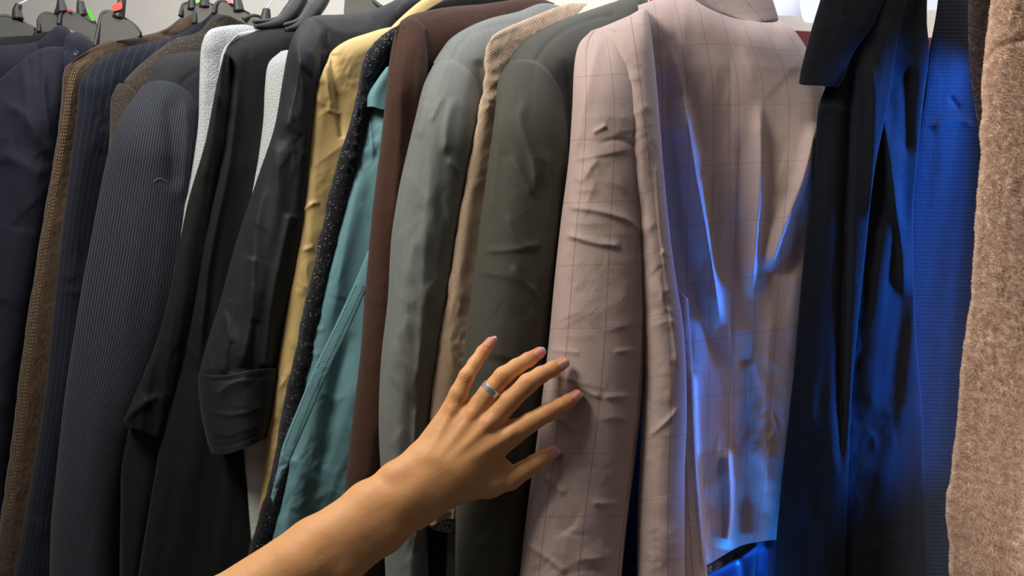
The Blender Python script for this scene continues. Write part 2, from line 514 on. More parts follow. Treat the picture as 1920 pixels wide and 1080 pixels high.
M['navy'] = cloth('navy_wool', srgb(25, 28, 44), srgb(17, 19, 32), rough=0.8, sheen=0.06, noise=0.4, nscale=900, bump=0.2)
M['blacktop'] = cloth('black_felt', srgb(26, 28, 30), srgb(17, 17, 21), rough=0.9, noise=0.5)
M['knitnavy'] = cloth('navy_fine_knit', srgb(16, 20, 30), srgb(9, 12, 19), 0.0016, 'ribh', rough=0.9, sheen=0.08, noise=0.9, nscale=600, bump=0.2)
M['ribnavy'] = cloth('navy_ribbed_knit', srgb(24, 34, 50), srgb(12, 17, 27), 0.0042, 'ribh', rough=0.85, sheen=0.1, noise=0.5, nscale=500, bump=0.35)
M['navyflat'] = cloth('navy_jersey', srgb(34, 50, 78), srgb(24, 38, 62), rough=0.8, sheen=0.1, noise=0.5, nscale=500, bump=0.3)
M['teddy'] = cloth('beige_teddy_fleece', srgb(240, 214, 194), srgb(204, 168, 146), rough=1, sheen=0.5, noise=0.9, nscale=160, bump=0.8)
M['darkfur'] = cloth('dark_brown_fleece', srgb(74, 60, 56), srgb(40, 30, 28), rough=1, sheen=0.4, noise=0.9, nscale=200, bump=0.8)
M['lining'] = cloth('blue_satin_lining', srgb(48, 68, 110), srgb(36, 54, 96), rough=0.35, spec=0.6, noise=0.2, bump=0.05)
M['greycotton'] = cloth('pale_grey_cotton', srgb(190, 192, 196), srgb(160, 162, 168), rough=0.9, noise=0.5, nscale=300, bump=0.3)
M['sequinprint'] = cloth('black_and_white_lace_hem', srgb(190, 190, 195), srgb(20, 20, 24), rough=0.5, noise=1.0, nscale=330, bump=0.5)
M['plastic'] = plain('black_hanger_plastic', srgb(46, 47, 48), 0.45)
M['plasticgrey'] = plain('dark_grey_hanger_web', srgb(84, 84, 82), 0.6)
M['steel'] = plain('polished_steel', srgb(190, 190, 190), 0.2, 1.0)
M['red'] = plain('red_plastic', srgb(220, 60, 40), 0.4)
M['green'] = plain('green_plastic', srgb(90, 190, 60), 0.4)
M['pinkplastic'] = plain('pink_plastic', srgb(235, 90, 130), 0.4)
M['wall'] = plain('cream_wall_paint', srgb(232, 226, 214), 0.9, noise=0.1, scale=2)
M['burgundy'] = plain('burgundy_paint', srgb(120, 50, 50), 0.8)
M['floor'] = plain('grey_floor', srgb(120, 116, 110), 0.7, noise=0.3, scale=6)
M['whiteboard'] = plain('white_panel_paint', srgb(230, 234, 245), 0.7)

# ------------------------------------------------------------------ room shell
def box(name, lo, hi, mat, parent=None):
    x0, y0, z0 = lo; x1, y1, z1 = hi
    v = [(x0, y0, z0), (x1, y0, z0), (x1, y1, z0), (x0, y1, z0), (x0, y0, z1), (x1, y0, z1), (x1, y1, z1), (x0, y1, z1)]
    f = [(0, 3, 2, 1), (4, 5, 6, 7), (0, 1, 5, 4), (1, 2, 6, 5), (2, 3, 7, 6), (3, 0, 4, 7)]
    return link_mesh(name, v, f, mat, parent, smooth=False)


tag(box('wall_back', (-4, 2.6, 0), (3.4, 2.7, 3.1), M['wall']), kind='structure')
tag(box('wall_front', (-4, -2.3, 0), (3.4, -2.2, 3.1), M['wall']), kind='structure')
tag(box('floor', (-4, -2.2, -0.05), (3.4, 2.7, 0), M['floor']), kind='structure')
tag(box('trim_1', (0.55, 2.57, 0.0), (3.39, 2.6, 2.42), M['burgundy']), kind='structure')

# ------------------------------------------------------------------ garments
def garment(name, px, py, d, label, cat, group=None):
    c = P(px, py, d)
    return empty(name, tuple(c), label, cat, group)


LX = 1210   # how far below the frame the cloth is carried on

# --- dark jacket at the far left
g = garment('dark_jacket', -40, 60, 1.22, 'black jacket hanging under the leftmost black hanger, only its shoulder showing', 'jacket')
sheet('body', M['blacktop'], g, [(-150, 110), (-190, 500), (-260, LX)], [(160, 74), (90, 500), (20, LX)], 1.22, 1.27, rl=.03, rt=.03,
      top=[(-60, 80), (0, 66), (40, 60), (75, 54), (110, 52)], seed=2, thick=.05, step=6)
# --- navy jacket 1
g = garment('navy_jacket', 60, 60, 1.18, 'navy jacket, the farther one, mostly hidden behind the big navy jacket', 'jacket', None)
sheet('body', M['navy'], g, [(-120, 130), (-160, 500), (-230, LX)], [(160, 90), (110, 500), (30, LX)], 1.18, 1.24, rl=.03, rt=.035,
      top=[(-60, 100), (0, 86), (45, 82), (78, 76), (100, 68), (140, 72)], seed=3, thick=.05, step=5)
sheet('collar', M['navy'], g, [(70, 80), (76, 130)], [(136, 64), (160, 130)], 1.172, 1.19, rt=.012, rl=.01,
      top=[(90, 62), (110, 47), (126, 52)], seed=4, thick=.02, step=4, wr=(0, 60, 100), drape=(.5, 30))
# --- navy jacket 2
g = garment('navy_jacket', 60, 95, 1.13, 'large navy jacket at the left edge of the rack, creased at the elbow', 'jacket')
sheet('body', M['navy'], g, [(118, 92), (122, 150), (120, 300), (110, 500), (60, LX)], [(182, 82), (190, 300), (150, 600), (100, LX)],
      1.115, 1.17, rl=.012, rt=.03, top=[(124, 68), (140, 60), (160, 66)], seed=5, thick=.06, step=4,
      folds=[fold([(133, 100), (128, 180), (118, 300)], 6, 3)])
sheet('sleeve', M['navy'], g, [(-70, 200), (-90, 400), (-110, 700), (-130, LX)], [(122, 88), (122, 160), (104, 330), (75, 480), (30, 760), (-5, LX)],
      1.15, 1.14, bulge=.05, rt=0, top=[(-30, 165), (0, 148), (30, 122), (62, 98), (90, 88)], attach='body' + g.name, crumple=(12, 2.0, 140, 60, 30), seed=6, thick=.05, topk=7, step=4,
      wr=(2.2, 90, 130), folds=[fold([(0, 190), (40, 210), (75, 260), (92, 300)], 16, 6, 8), fold([(48, 120), (50, 200), (80, 290)], 7, 4),
                                fold([(82, 110), (84, 180), (96, 260)], 6, 3.5, 4), fold([(0, 280), (50, 310), (90, 330)], 20, 4, 12)])
def disc(name, px, py, d, rpx, mat, parent, h=.0015, seg=20, holes=0):
    c = P(px, py, d); r = rpx * d / FPX
    vs = []; fs = []
    rings = [(1.0, .4), (1.0, -.2), (.92, -1.0), (.72, -1.0), (.66, -.6), (0.02, -.6)]
    for (q, z) in rings:
        for j in range(seg):
            t = 2 * math.pi * j / seg
            vs.append(c + (RT * math.cos(t) + UP * math.sin(t)) * r * q + F * z * h)
    for k in range(len(rings) - 1):
        for j in range(seg):
            fs.append((k * seg + j, k * seg + (j + 1) % seg, (k + 1) * seg + (j + 1) % seg, (k + 1) * seg + j))
    fs.append(tuple((len(rings) - 1) * seg + j for j in range(seg)))
    return link_mesh(name, vs, fs, mat, parent)
disc('button', 143, 100, 1.113, 5, plain('navy_button_plastic', srgb(60, 66, 86), .3), g)

# --- brown suede jacket
g = garment('suede_jacket', 140, 110, 1.10, 'brown suede jacket with triple ochre topstitching along its sleeve', 'jacket')
sheet('body', M['suede'], g, [(140, 112), (122, 130), (114, 200), (100, 300), (70, 480), (40, 680), (14, 880), (-30, LX)],
      [(390, 34), (330, 120), (240, 260), (200, 480), (150, 800), (90, LX)], 1.09, [(0, 1.26), (.12, 1.2), (.3, 1.14), (1, 1.13)], rl=.022, rt=.02,
      top=[(158, 100), (185, 84), (215, 74), (262, 68), (310, 54), (345, 28), (362, 22)], seed=7, thick=.06, topk=9, edge=1.2,
      wr=(1.6, 50, 110), folds=[fold([(290, 60), (330, 68), (370, 56)], 5, -5), fold([(150, 118), (128, 200), (100, 330), (70, 520)], 9, 2.5)])
def stitch(parent, line, depthf, mat, r=.0005, dash=.0045, gap=.0025, name='stitching'):
    cl = catmull(line, 900)
    pts = P(cl[:, 0], cl[:, 1], depthf(cl))
    s = np.concatenate([[0], np.cumsum(np.linalg.norm(np.diff(pts, axis=0), axis=1))])
    ps = []; t = 0
    while t + dash < s[-1]:
        q = np.stack([np.interp([t, t + dash / 2, t + dash], s, pts[:, k]) for k in range(3)], 1)
        q[1] -= F * r * .6
        ps.append(tube(q, [r * .7, r, r * .7], 5)); t += dash + gap
    v, f = merge(ps)
    return link_mesh(name, v, f, mat, parent)
sd = surf_depth('body' + g.name)
for o_ in (0, 5, 9):
    stitch(g, [(160 + o_ * .8, 113), (140 + o_, 128), (128 + o_, 160), (118 + o_, 230), (106 + o_, 300), (86 + o_, 420), (62 + o_, 570), (44 + o_, 700), (22 + o_, 880), (5 + o_, 980)], sd, M['thread'], r=.00028, dash=.003, gap=.0016)

# --- navy chalk-stripe jacket
g = garment('pinstripe_jacket', 160, 140, 1.08, 'navy chalk-stripe jacket between the brown suede and brown tweed jackets', 'jacket')
sheet('body', M['navypin'], g, [(162, 134), (149, 160), (146, 200), (133, 300), (112, 470), (98, 600), (84, 740), (50, 950), (0, LX)],
      [(430, 24), (340, 180), (280, 330), (250, 600), (190, 900), (130, LX)], 1.075, [(0, 1.24), (.15, 1.17), (1, 1.12)], rl=.03, rt=.03,
      top=[(180, 118), (215, 97), (255, 84), (300, 76), (350, 56), (386, 28), (404, 20)], seed=8, thick=.06, topk=9, wr=(1.2, 40, 60), drape=(2.5, 50))
# --- tweed jacket
g = garment('tweed_jacket', 220, 165, 1.065, 'dark brown flecked tweed jacket just left of the charcoal pinstripe jacket', 'jacket')
sheet('body', M['tweed'], g, [(232, 152), (262, 210), (250, 400), (230, 700), (180, LX)], [(520, 40), (420, 200), (370, 400), (330, 800), (280, LX)],
      1.06, [(0, 1.22), (.15, 1.16), (1, 1.12)], rl=.02, rt=.03, top=[(255, 128), (290, 98), (330, 72), (372, 60), (400, 30), (430, 22), (470, 36)],
      seed=9, thick=.05, topk=9, wr=(1.2, 60, 80), folds=[fold([(370, 58), (410, 62), (440, 52)], 5, -4)])
sheet('sleeve', M['tweed'], g, [(216, 166), (208, 185), (206, 240), (202, 300), (180, 480), (140, 760), (100, LX)],
      [(256, 172), (258, 240), (250, 400), (235, 600), (205, 900), (180, LX)], 1.062, 1.07, bulge=.02, rt=0,
      top=[(222, 157), (238, 158)], attach='body' + g.name, seed=10, thick=.04, topk=12)

# --- charcoal pinstripe jacket
g = garment('pinstripe_jacket', 300, 160, 1.04, 'charcoal pinstripe jacket with wide plain-shouldered sleeve, lint thread on it', 'jacket')
sheet('body', M['charcoalplain'], g, [(264, 172), (330, 260), (330, 500), (260, 900), (200, LX)], [(440, 96), (450, 300), (410, 600), (350, 900), (300, LX)],
      1.035, 1.10, rl=.02, rt=.035, top=[(275, 150), (290, 122), (310, 106), (340, 98), (385, 96)], seed=11, thick=.05, topk=10, wr=(.6, 60, 100),
      folds=[fold([(338, 160), (350, 146), (376, 128)], 3, -2.5)])
sheet('sleeve', M['charcoal'], g, [(252, 178), (222, 228), (200, 300), (176, 420), (150, 560), (122, 740), (106, 880), (95, 1000), (92, LX)],
      [(372, 196), (372, 260), (366, 380), (346, 560), (300, 720), (250, 860), (228, 1000), (222, LX)], 1.045, 1.065, bulge=.05, rt=0,
      top=[(268, 160), (292, 151), (325, 155), (352, 170)], attach='body' + g.name, seed=12, thick=.05, topk=8, wr=(.9, 70, 120), drape=(2.2, 60),
      folds=[fold([(312, 180), (322, 260), (322, 360)], 14, -6, 20), fold([(345, 175), (352, 260), (340, 380)], 9, 5)])
sd = surf_depth('sleeve' + g.name, .0012)
cl = catmull([(288, 342), (293, 337), (300, 334), (307, 338), (313, 341)], 20)
v_, f_ = tube(P(cl[:, 0], cl[:, 1], sd(cl)), .0004, 5)
tag(link_mesh('lint_thread', v_, f_, plain('pale_lint', srgb(120, 122, 126), .9)), 'short pale lint thread curled on the charcoal pinstripe sleeve', 'thread')

# --- pale grey boiled wool sweater
g = garment('wool_sweater', 400, 60, 1.015, 'pale grey fuzzy wool sweater, widest of the pale slivers, under curved black hangers', 'sweater')
sheet('body', M['whitefelt'], g, [(384, 66), (377, 90), (374, 150), (371, 240), (356, 330), (338, 400), (300, 600), (250, LX)],
      [(500, 52), (480, 200), (440, 400), (400, 700), (350, LX)], 1.02, [(0, 1.12), (.2, 1.06), (1, 1.06)], rl=.022, rt=.02,
      top=[(395, 55), (420, 49), (455, 46), (480, 50)], seed=13, thick=.03, topk=9, fuzz=(9000, .0022, .00022, .3, .8), wr=(1.0, 40, 60))
# --- white lace top
g = garment('lace_top', 420, 90, 1.01, 'white lace top, a thin edge between the grey sweater and black coat', 'top')
sheet('body', M['whitelace'], g, [(440, 68), (418, 92), (410, 130), (400, 200), (380, 300), (350, 420), (280, LX)],
      [(520, 50), (470, 200), (430, 400), (340, LX)], 1.005, [(0, 1.08), (.2, 1.045), (1, 1.05)], rl=.012, rt=.012, top=[(455, 60), (490, 54)],
      seed=14, thick=.02, edge=1.5, topk=9)

# --- green-black coat
g = garment('black_coat', 440, 90, .99, 'green-black long coat with folded sleeve, left of the charcoal shirt', 'coat')
sheet('sleeve', M['greenblack'], g, [(420, 100), (410, 140), (398, 200), (384, 270), (352, 380), (328, 500), (300, 620), (262, 720), (231, 790)],
      [(432, 104), (436, 200), (430, 330), (410, 480), (375, 640), (350, 740), (320, 830)], .985, 1.02, bulge=.02, rt=0, thick=.03, seed=15,
      bot=[(238, 800), (262, 806)], topk=10, wr=(1.4, 40, 120), drape=(3, 26), folds=[fold([(231, 790), (262, 762), (300, 740)], 8, 4)])
sheet('body', M['greenblack'], g, [(418, 104), (438, 124), (424, 200), (402, 300), (372, 440), (350, 560), (322, 680), (308, 770), (292, 880), (262, 1060), (240, LX)],
      [(600, 60), (580, 250), (560, 500), (540, 800), (500, LX)], .985, [(0, 1.08), (.2, 1.03), (1, 1.02)], rl=.02, rt=.03,
      top=[(428, 84), (446, 68), (480, 58), (530, 52), (570, 48)], crumple=(10, 1.2, 120, 100, 15), seed=16, thick=.05, topk=10, drape=(3, 45), wr=(1.0, 60, 140),
      folds=[fold([(450, 130), (432, 300), (395, 480), (370, 700)], 14, 5, 8), fold([(440, 75), (462, 82), (470, 110)], 4, -2)])
sheet('skirt_panel', M['greenblack'], g, [(240, 800), (228, 870), (226, 960), (222, LX)], [(330, 780), (300, 900), (270, 1060), (255, LX)], 1.03, 1.03,
      bulge=.02, seed=17, thick=.03, step=6)
# --- white fleece
g = garment('white_fleece', 515, 110, .985, 'white fleece, a narrow sliver left of the charcoal shirt sleeve', 'top')
sheet('body', M['whitefelt'], g, [(527, 96), (504, 118), (497, 160), (494, 220), (486, 280), (465, 400), (440, 700), (455, 840), (478, 1080), (478, LX)],
      [(600, 110), (590, 400), (580, 800), (560, LX)], .985, .99, rl=.03, rt=.02, top=[(540, 94)], seed=18, thick=.03, topk=10,
      fuzz=(6000, .0022, .00022, .3, .8), wr=(1, 30, 50))
# --- pale grey shirt tail at the bottom
g = garment('grey_shirt', 470, 850, .99, 'pale grey cotton shirt tail showing below the charcoal cuff', 'shirt')
sheet('body', M['greycotton'], g, [(440, 560), (452, 700), (460, 850), (466, 950), (473, 1040), (480, LX)], [(600, 560), (590, 850), (585, LX)], .968, .985,
      rl=.006, seed=19, thick=.015, wr=(1.2, 40, 60))

# --- charcoal shirt with cuff
g = garment('cuffed_shirt', 600, 60, .96, 'charcoal shirt with gathered three-quarter sleeve and wide stitched cuff', 'shirt')
sheet('body', M['blackshirt'], g, [(572, 40), (576, 90), (570, 300), (545, 600), (510, 790)], [(850, 40), (760, 200), (700, 400), (640, 790)],
      .962, [(0, 1.10), (.25, 1.02), (1, 1.0)], rl=.01, rt=.035, top=[(588, 30), (640, 27), (690, 22), (720, 10), (760, -6), (800, 4)], seed=20, thick=.05, topk=8,
      wr=(1.2, 60, 100), folds=[fold([(592, 36), (612, 60), (606, 100)], 5, -3), fold([(690, 24), (704, 40), (712, 55)], 5, -3),
                               fold([(600, 40), (640, 60), (700, 60)], 14, 3)])
sheet('sleeve', M['blackshirt'], g, [(570, 38), (552, 62), (540, 96), (530, 150), (514, 240), (484, 330), (444, 450), (414, 560), (386, 650), (372, 704)],
      [(604, 60), (600, 140), (590, 260), (580, 400), (560, 520), (536, 620), (522, 694)], .962, .972, bulge=.038, rt=0,
      top=[(582, 33)], bot=[(420, 706), (470, 694)], topk=14, attach='body' + g.name, crumple=(22, 1.4, 90, 100, 30), seed=21, thick=.04, drape=(2.4, 40), wr=(1.6, 50, 130), wdir=-12,
      folds=[fold([(560, 60), (556, 160), (530, 260)], 9, 4), fold([(520, 260), (480, 420), (470, 600), (452, 690)], 11, 6, 16, .05),
             fold([(545, 400), (512, 560), (498, 690)], 10, 5, 8, .02), fold([(468, 480), (430, 600), (414, 700)], 10, 4, 14, .02),
             fold([(430, 560), (400, 650), (388, 700)], 7, 3, 7, .02), fold([(480, 600), (476, 650), (474, 698)], 7, -2.5, 7, .02),
             fold([(435, 640), (432, 700)], 6, -2, 6, .02), fold([(520, 600), (512, 692)], 6, -2, 6, .02)])
cuff = sheet('cuff', M['blackshirt'], g, [(371, 702), (373, 740), (378, 780), (388, 825), (397, 850)], [(524, 690), (520, 720), (514, 760), (506, 800), (499, 822)],
      .958, .966, bulge=.042, bot=[(420, 852), (455, 842)], top=[(420, 704), (470, 694)], topk=3, crumple=(8, 0.9, 70, 15, 20), seed=22, thick=.05, step=2.6, wr=(1.0, 60, 90), drape=(1, 60),
      folds=[fold([(400, 742), (440, 716), (470, 708)], 12, 2.5, 5), fold([(372, 716), (430, 712), (522, 700)], 2.6, -1.4, 2.6, .01),
             fold([(396, 838), (440, 832), (500, 808)], 2.4, -.8, 2.4, .01), fold([(380, 770), (440, 778), (500, 760)], 4, 1.2)])
sd = surf_depth('cuff' + g.name, .0004)
stitch(g, [(374, 718), (430, 713), (480, 704), (520, 701)], sd, plain('black_thread', srgb(22, 22, 26), .8), r=.0003, dash=.003, gap=.0015)
sheet('collar', M['blackshirt'], g, [(742, 16), (738, 60)], [(800, -10), (790, 60)], 1.02, 1.06, rt=.01, top=[(755, 2), (775, -8)], seed=23, thick=.02, wr=(0, 1, 1))

# --- khaki coat
g = garment('khaki_coat', 610, 120, .94, 'khaki yellow cotton coat with a sharp shoulder crease', 'coat')
sheet('body', M['khaki'], g, [(612, 118), (592, 165), (577, 240), (564, 330), (552, 450), (536, 570), (516, 700), (502, 800), (492, 890), (484, 990), (470, LX)],
      [(860, 30), (720, 200), (680, 400), (630, 700), (580, 950), (550, LX)], .94, [(0, 1.06), (.2, .99), (1, .985)], rl=.026, rt=.022,
      top=[(622, 96), (650, 76), (690, 62), (725, 52), (775, 46), (815, 38)], crumple=(26, 1.3, 60, 40, 35), seed=24, thick=.04, topk=10, drape=(1.8, 50), wr=(1.8, 42, 70), wdir=35, edge=1.0,
      folds=[fold([(621, 101), (624, 150), (632, 200), (640, 260)], 4, -4, 10, .02), fold([(612, 108), (614, 150), (622, 210)], 6, 2.5), fold([(600, 160), (612, 120), (621, 101)], 14, 3),
             fold([(583, 168), (600, 190), (610, 200)], 4, 1.5), fold([(560, 400), (590, 380), (600, 384)], 4, 2.2), fold([(612, 205), (640, 215)], 4, 2),
             fold([(565, 470), (590, 462)], 5, 2)])
sheet('collar', M['khaki'], g, [(732, 52), (760, 70)], [(842, -16), (850, 60)], .99, 1.04, rt=.008, top=[(752, 32), (785, 4), (812, -12)], seed=25, thick=.02,
      wr=(.4, 40, 40), step=3)

# --- black glitter knit
g = garment('glitter_knit', 700, 80, .925, 'black knit cardigan with silver thread edging beside the khaki coat', 'cardigan')
sheet('body', M['blackknit'], g, [(748, 46), (708, 78), (690, 140), (664, 260), (630, 430), (590, 620), (545, 830), (500, LX)], [(1020, -30), (800, 300), (720, 600), (640, 900), (610, LX)],
      .93, [(0, 1.10), (.2, .99), (1, .965)], rl=.02, rt=.02, top=[(790, 24), (850, -8), (940, -24)], seed=26, thick=.03, topk=9)
sheet('glitter_edging', M['sequin'], g, [(742, 50), (706, 76), (684, 106), (667, 180), (645, 265), (622, 340), (602, 430), (576, 550), (545, 690), (518, 830), (492, 950), (464, 1050), (440, LX)],
      [(748, 76), (728, 108), (704, 150), (688, 230), (668, 320), (642, 430), (612, 560), (582, 700), (556, 830), (530, 950), (505, 1050), (490, LX)],
      .925, .93, bulge=.012, seed=27, thick=.02, edge=2.0, wr=(1.6, 16, 24), fuzz=(5000, .0018, .0002, .2, 1.0))

# --- teal shirt
g = garment('teal_shirt', 690, 190, .91, 'teal cotton shirt with a stitched diagonal hem band', 'shirt')
sheet('body', M['teal'], g, [(690, 196), (676, 240), (655, 310), (628, 390), (600, 490), (574, 590), (550, 700), (536, 790), (520, 880), (502, 960), (484, 1036), (470, LX)],
      [(820, 190), (800, 400), (770, 600), (750, 800), (735, LX)], .915, .945, rl=.03, rt=.006, top=[(715, 190)], crumple=(26, 1.4, 70, 30, 35), seed=28, thick=.03, topk=12,
      drape=(4.5, 60), wr=(1.6, 40, 70), wdir=30,
      folds=[fold([(680, 300), (640, 500), (620, 620)], 18, 4), fold([(690, 700), (650, 820), (610, 960)], 16, 8, 26), fold([(660, 620), (620, 760), (596, 900)], 16, -6),
             fold([(578, 610), (610, 620)], 5, 1.5), fold([(565, 650), (600, 668)], 5, 1.5), fold([(540, 850), (570, 900), (560, 960)], 10, 3),
             fold([(690, 210), (700, 300)], 5, 3)])
sheet('yoke', M['teal'], g, [(724, 126), (708, 148), (690, 178), (688, 200)], [(800, 100), (800, 140), (800, 170), (800, 204)], .905, .935, rl=.012,
      bot=[(700, 200), (712, 204), (740, 208)], topk=3, seed=29, thick=.02, wr=(.3, 30, 30), drape=(.4, 30))
sheet('hem_band', M['teal'], g, [(690, 470), (664, 532), (628, 610), (590, 690), (556, 770), (530, 835), (520, 880), (508, 930)],
      [(710, 490), (686, 545), (650, 626), (612, 706), (578, 786), (550, 850), (526, 905), (512, 950)], .8885, .889, bulge=.0015, rl=.0, seed=30, thick=.004,
      wr=(1.3, 14, 26), drape=(.6, 30), step=2.5, wdir=40, under=[lambda X, Y, U, V: 0.0])

sd = surf_depth('hem_band' + g.name, .0002)
for dx in (3.5, 17.5):
    stitch(g, [(664 + dx, 536), (628 + dx, 613), (590 + dx, 692), (557 + dx, 770), (531 + dx, 838)], sd, plain('dark_teal_thread', srgb(52, 88, 98), .8), r=.00022, dash=.0022, gap=.0011)

# --- dark brown wool coat
g = garment('brown_coat', 740, 60, .89, 'dark brown felted wool coat hanging between teal shirt and grey-green blazer', 'coat')
sheet('body', M['brown'], g, [(750, 42), (770, 120), (760, 300), (740, 600), (700, 900), (690, LX)], [(1040, 6), (900, 160), (840, 400), (800, 700), (780, LX)],
      .895, [(0, 1.04), (.2, .95), (1, .93)], rl=.02, rt=.035, top=[(766, 30), (800, 20), (850, 12), (900, 8), (945, 2), (1000, -6)], seed=31, thick=.05, topk=9,
      wr=(1.0, 70, 90), folds=[fold([(796, 34), (840, 18), (900, 12), (940, 8)], 2.5, -1.8, 2.5, .02), fold([(939, -5), (942, 24)], 2.5, -3, 2.5, .01)],
      fuzz=(5000, .0012, .00018, .2, .8))
sheet('sleeve', M['brown'], g, [(744, 52), (736, 80), (728, 130), (716, 250), (700, 380), (686, 520), (676, 660), (660, 790), (645, 930), (630, LX)],
      [(798, 52), (802, 120), (800, 250), (784, 420), (768, 600), (748, 780), (730, 940), (720, LX)], .893, .91, bulge=.035, rt=0,
      top=[(756, 36), (778, 34)], attach='body' + g.name, seed=32, thick=.04, topk=12, wr=(1.0, 60, 120), fuzz=(9000, .0012, .00018, .2, .8),
      folds=[fold([(752, 80), (750, 250), (735, 450)], 10, 4), fold([(780, 80), (765, 300)], 12, -3)])

# --- grey-green blazer
g = garment('grey_blazer', 850, 110, .87, 'grey-green wool blazer with creased sleeve left of the beige knit', 'blazer')
sheet('body', M['greygreen'], g, [(812, 118), (860, 180), (880, 400), (850, 700), (830, LX)], [(1080, 20), (980, 200), (940, 500), (900, 900), (880, LX)],
      .865, [(0, 1.02), (.2, .93), (1, .91)], rl=.02, rt=.045, top=[(826, 96), (845, 72), (880, 50), (920, 34), (970, 22), (1020, 6)], seed=33, thick=.05, topk=9,
      wr=(.6, 60, 90), folds=[fold([(849, 112), (862, 84), (890, 60), (950, 44), (980, 40)], 3.2, -2.4, 3.2, .02), fold([(898, 110), (902, 200)], 12, -6)])
sheet('sleeve', M['greygreen'], g, [(812, 122), (794, 160), (780, 215), (762, 290), (746, 360), (734, 440), (727, 560), (714, 680), (710, 800), (716, 920), (728, LX)],
      [(900, 180), (898, 240), (884, 320), (866, 420), (852, 520), (836, 620), (818, 720), (806, 810), (800, 920), (810, LX)], .868, .878, bulge=.038, rt=0,
      top=[(828, 114), (850, 113), (876, 128), (892, 150)], attach='body' + g.name, crumple=(34, 1.5, 110, 100, 25), seed=34, thick=.04, topk=8, drape=(2.0, 45), wr=(1.3, 44, 120), wdir=-15,
      folds=[fold([(850, 180), (838, 230), (833, 290)], 6, 4, 12), fold([(838, 300), (850, 310), (865, 325)], 4, 2), fold([(800, 190), (784, 260)], 8, 3),
             fold([(800, 420), (770, 480), (745, 640), (735, 700)], 10, 3, 18), fold([(812, 240), (800, 400), (790, 600), (775, 800)], 9, 2.5, 16),
             fold([(830, 180), (806, 230)], 4, 2.5), fold([(780, 760), (776, 860)], 5, 3)])
# --- beige knit
g = garment('beige_knit', 920, 80, .855, 'beige bobbly knit sweater squeezed between the grey-green and olive blazers', 'sweater')
sheet('body', M['beige'], g, [(922, 68), (912, 92), (908, 150), (896, 220), (880, 300), (862, 390), (848, 480), (836, 560), (822, 640), (810, 730), (806, 800), (800, 900), (792, 978)],
      [(1100, 6), (1000, 120), (970, 260), (940, 420), (920, 600), (900, 760), (880, 900), (858, 972)], .842, [(0, .98), (.15, .885), (1, .865)], rl=.02, rt=.022,
      top=[(936, 58), (962, 46), (1000, 30), (1040, 14), (1070, 6), (1090, 6)], bot=[(810, 985), (830, 975)], seed=35, thick=.03, topk=11, edge=2.2, wr=(1.4, 24, 34),
      fuzz=(7000, .0014, .00022, .2, 1.0))
sheet('lace_hem', M['sequinprint'], g, [(786, 930), (786, 960), (787, 984)], [(870, 930), (862, 960), (856, 998)], .872, .882, bulge=.01, bot=[(810, 992), (830, 998)],
      topk=3, seed=36, thick=.01)

# --- dark teal garment behind (below the arm)
g = garment('navy_trousers', 800, 1000, .93, 'dark navy cloth hanging below the beige knit hem', 'trousers')
sheet('leg', M['navyflat'], g, [(740, 880), (735, 1000), (735, LX)], [(900, 880), (890, 1000), (885, LX)], .915, .92, bulge=.02, seed=37, thick=.03)

# --- olive blazer
g = garment('olive_blazer', 990, 110, .835, 'dark olive-grey blazer whose sleeve lies under the ring finger', 'blazer')
sheet('body', M['olive'], g, [(944, 118), (1000, 180), (1010, 400), (990, 700), (960, LX)], [(1230, 20), (1130, 200), (1110, 500), (1090, 900), (1070, LX)],
      .838, [(0, 1.0), (.2, .90), (1, .89)], rl=.02, rt=.045, top=[(955, 96), (985, 66), (1030, 44), (1090, 24), (1150, 4), (1200, -10)], seed=38, thick=.05, topk=9,
      wr=(.5, 60, 90), folds=[fold([(1003, 116), (1022, 88), (1060, 56), (1110, 36), (1150, 28)], 3.2, -2.4, 3.2, .02), fold([(1148, -8), (1150, 32)], 2.2, -2.5, 2.2, .01),
                              fold([(1056, 110), (1068, 250), (1064, 420)], 12, -6)])
sheet('sleeve', M['olive'], g, [(944, 124), (934, 145), (930, 190), (922, 260), (908, 360), (896, 450), (884, 550), (870, 650), (862, 760), (856, 900), (852, LX)],
      [(1054, 176), (1063, 240), (1064, 330), (1058, 430), (1044, 540), (1026, 640), (1010, 760), (996, 900), (975, LX)], .845, .86, bulge=.035, rt=0,
      top=[(958, 115), (984, 111), (1012, 118), (1036, 142)], attach='body' + g.name, crumple=(34, 1.5, 110, 60, 40), seed=39, thick=.04, topk=8, drape=(1.6, 60), wr=(1.2, 55, 100), wdir=20,
      folds=[fold([(985, 180), (975, 220), (985, 260), (1000, 300), (1005, 360)], 7, 3.5, 12), fold([(955, 290), (985, 340), (1000, 370)], 7, 2.5),
             fold([(905, 470), (950, 470), (1020, 458)], 4, 2, 7), fold([(960, 495), (985, 530), (1015, 552)], 8, 3.5, 4), fold([(1000, 470), (965, 440), (950, 400)], 5, 2),
             fold([(1030, 280), (1040, 400), (1020, 540)], 12, 3), fold([(940, 200), (930, 300), (915, 420)], 8, 2)])

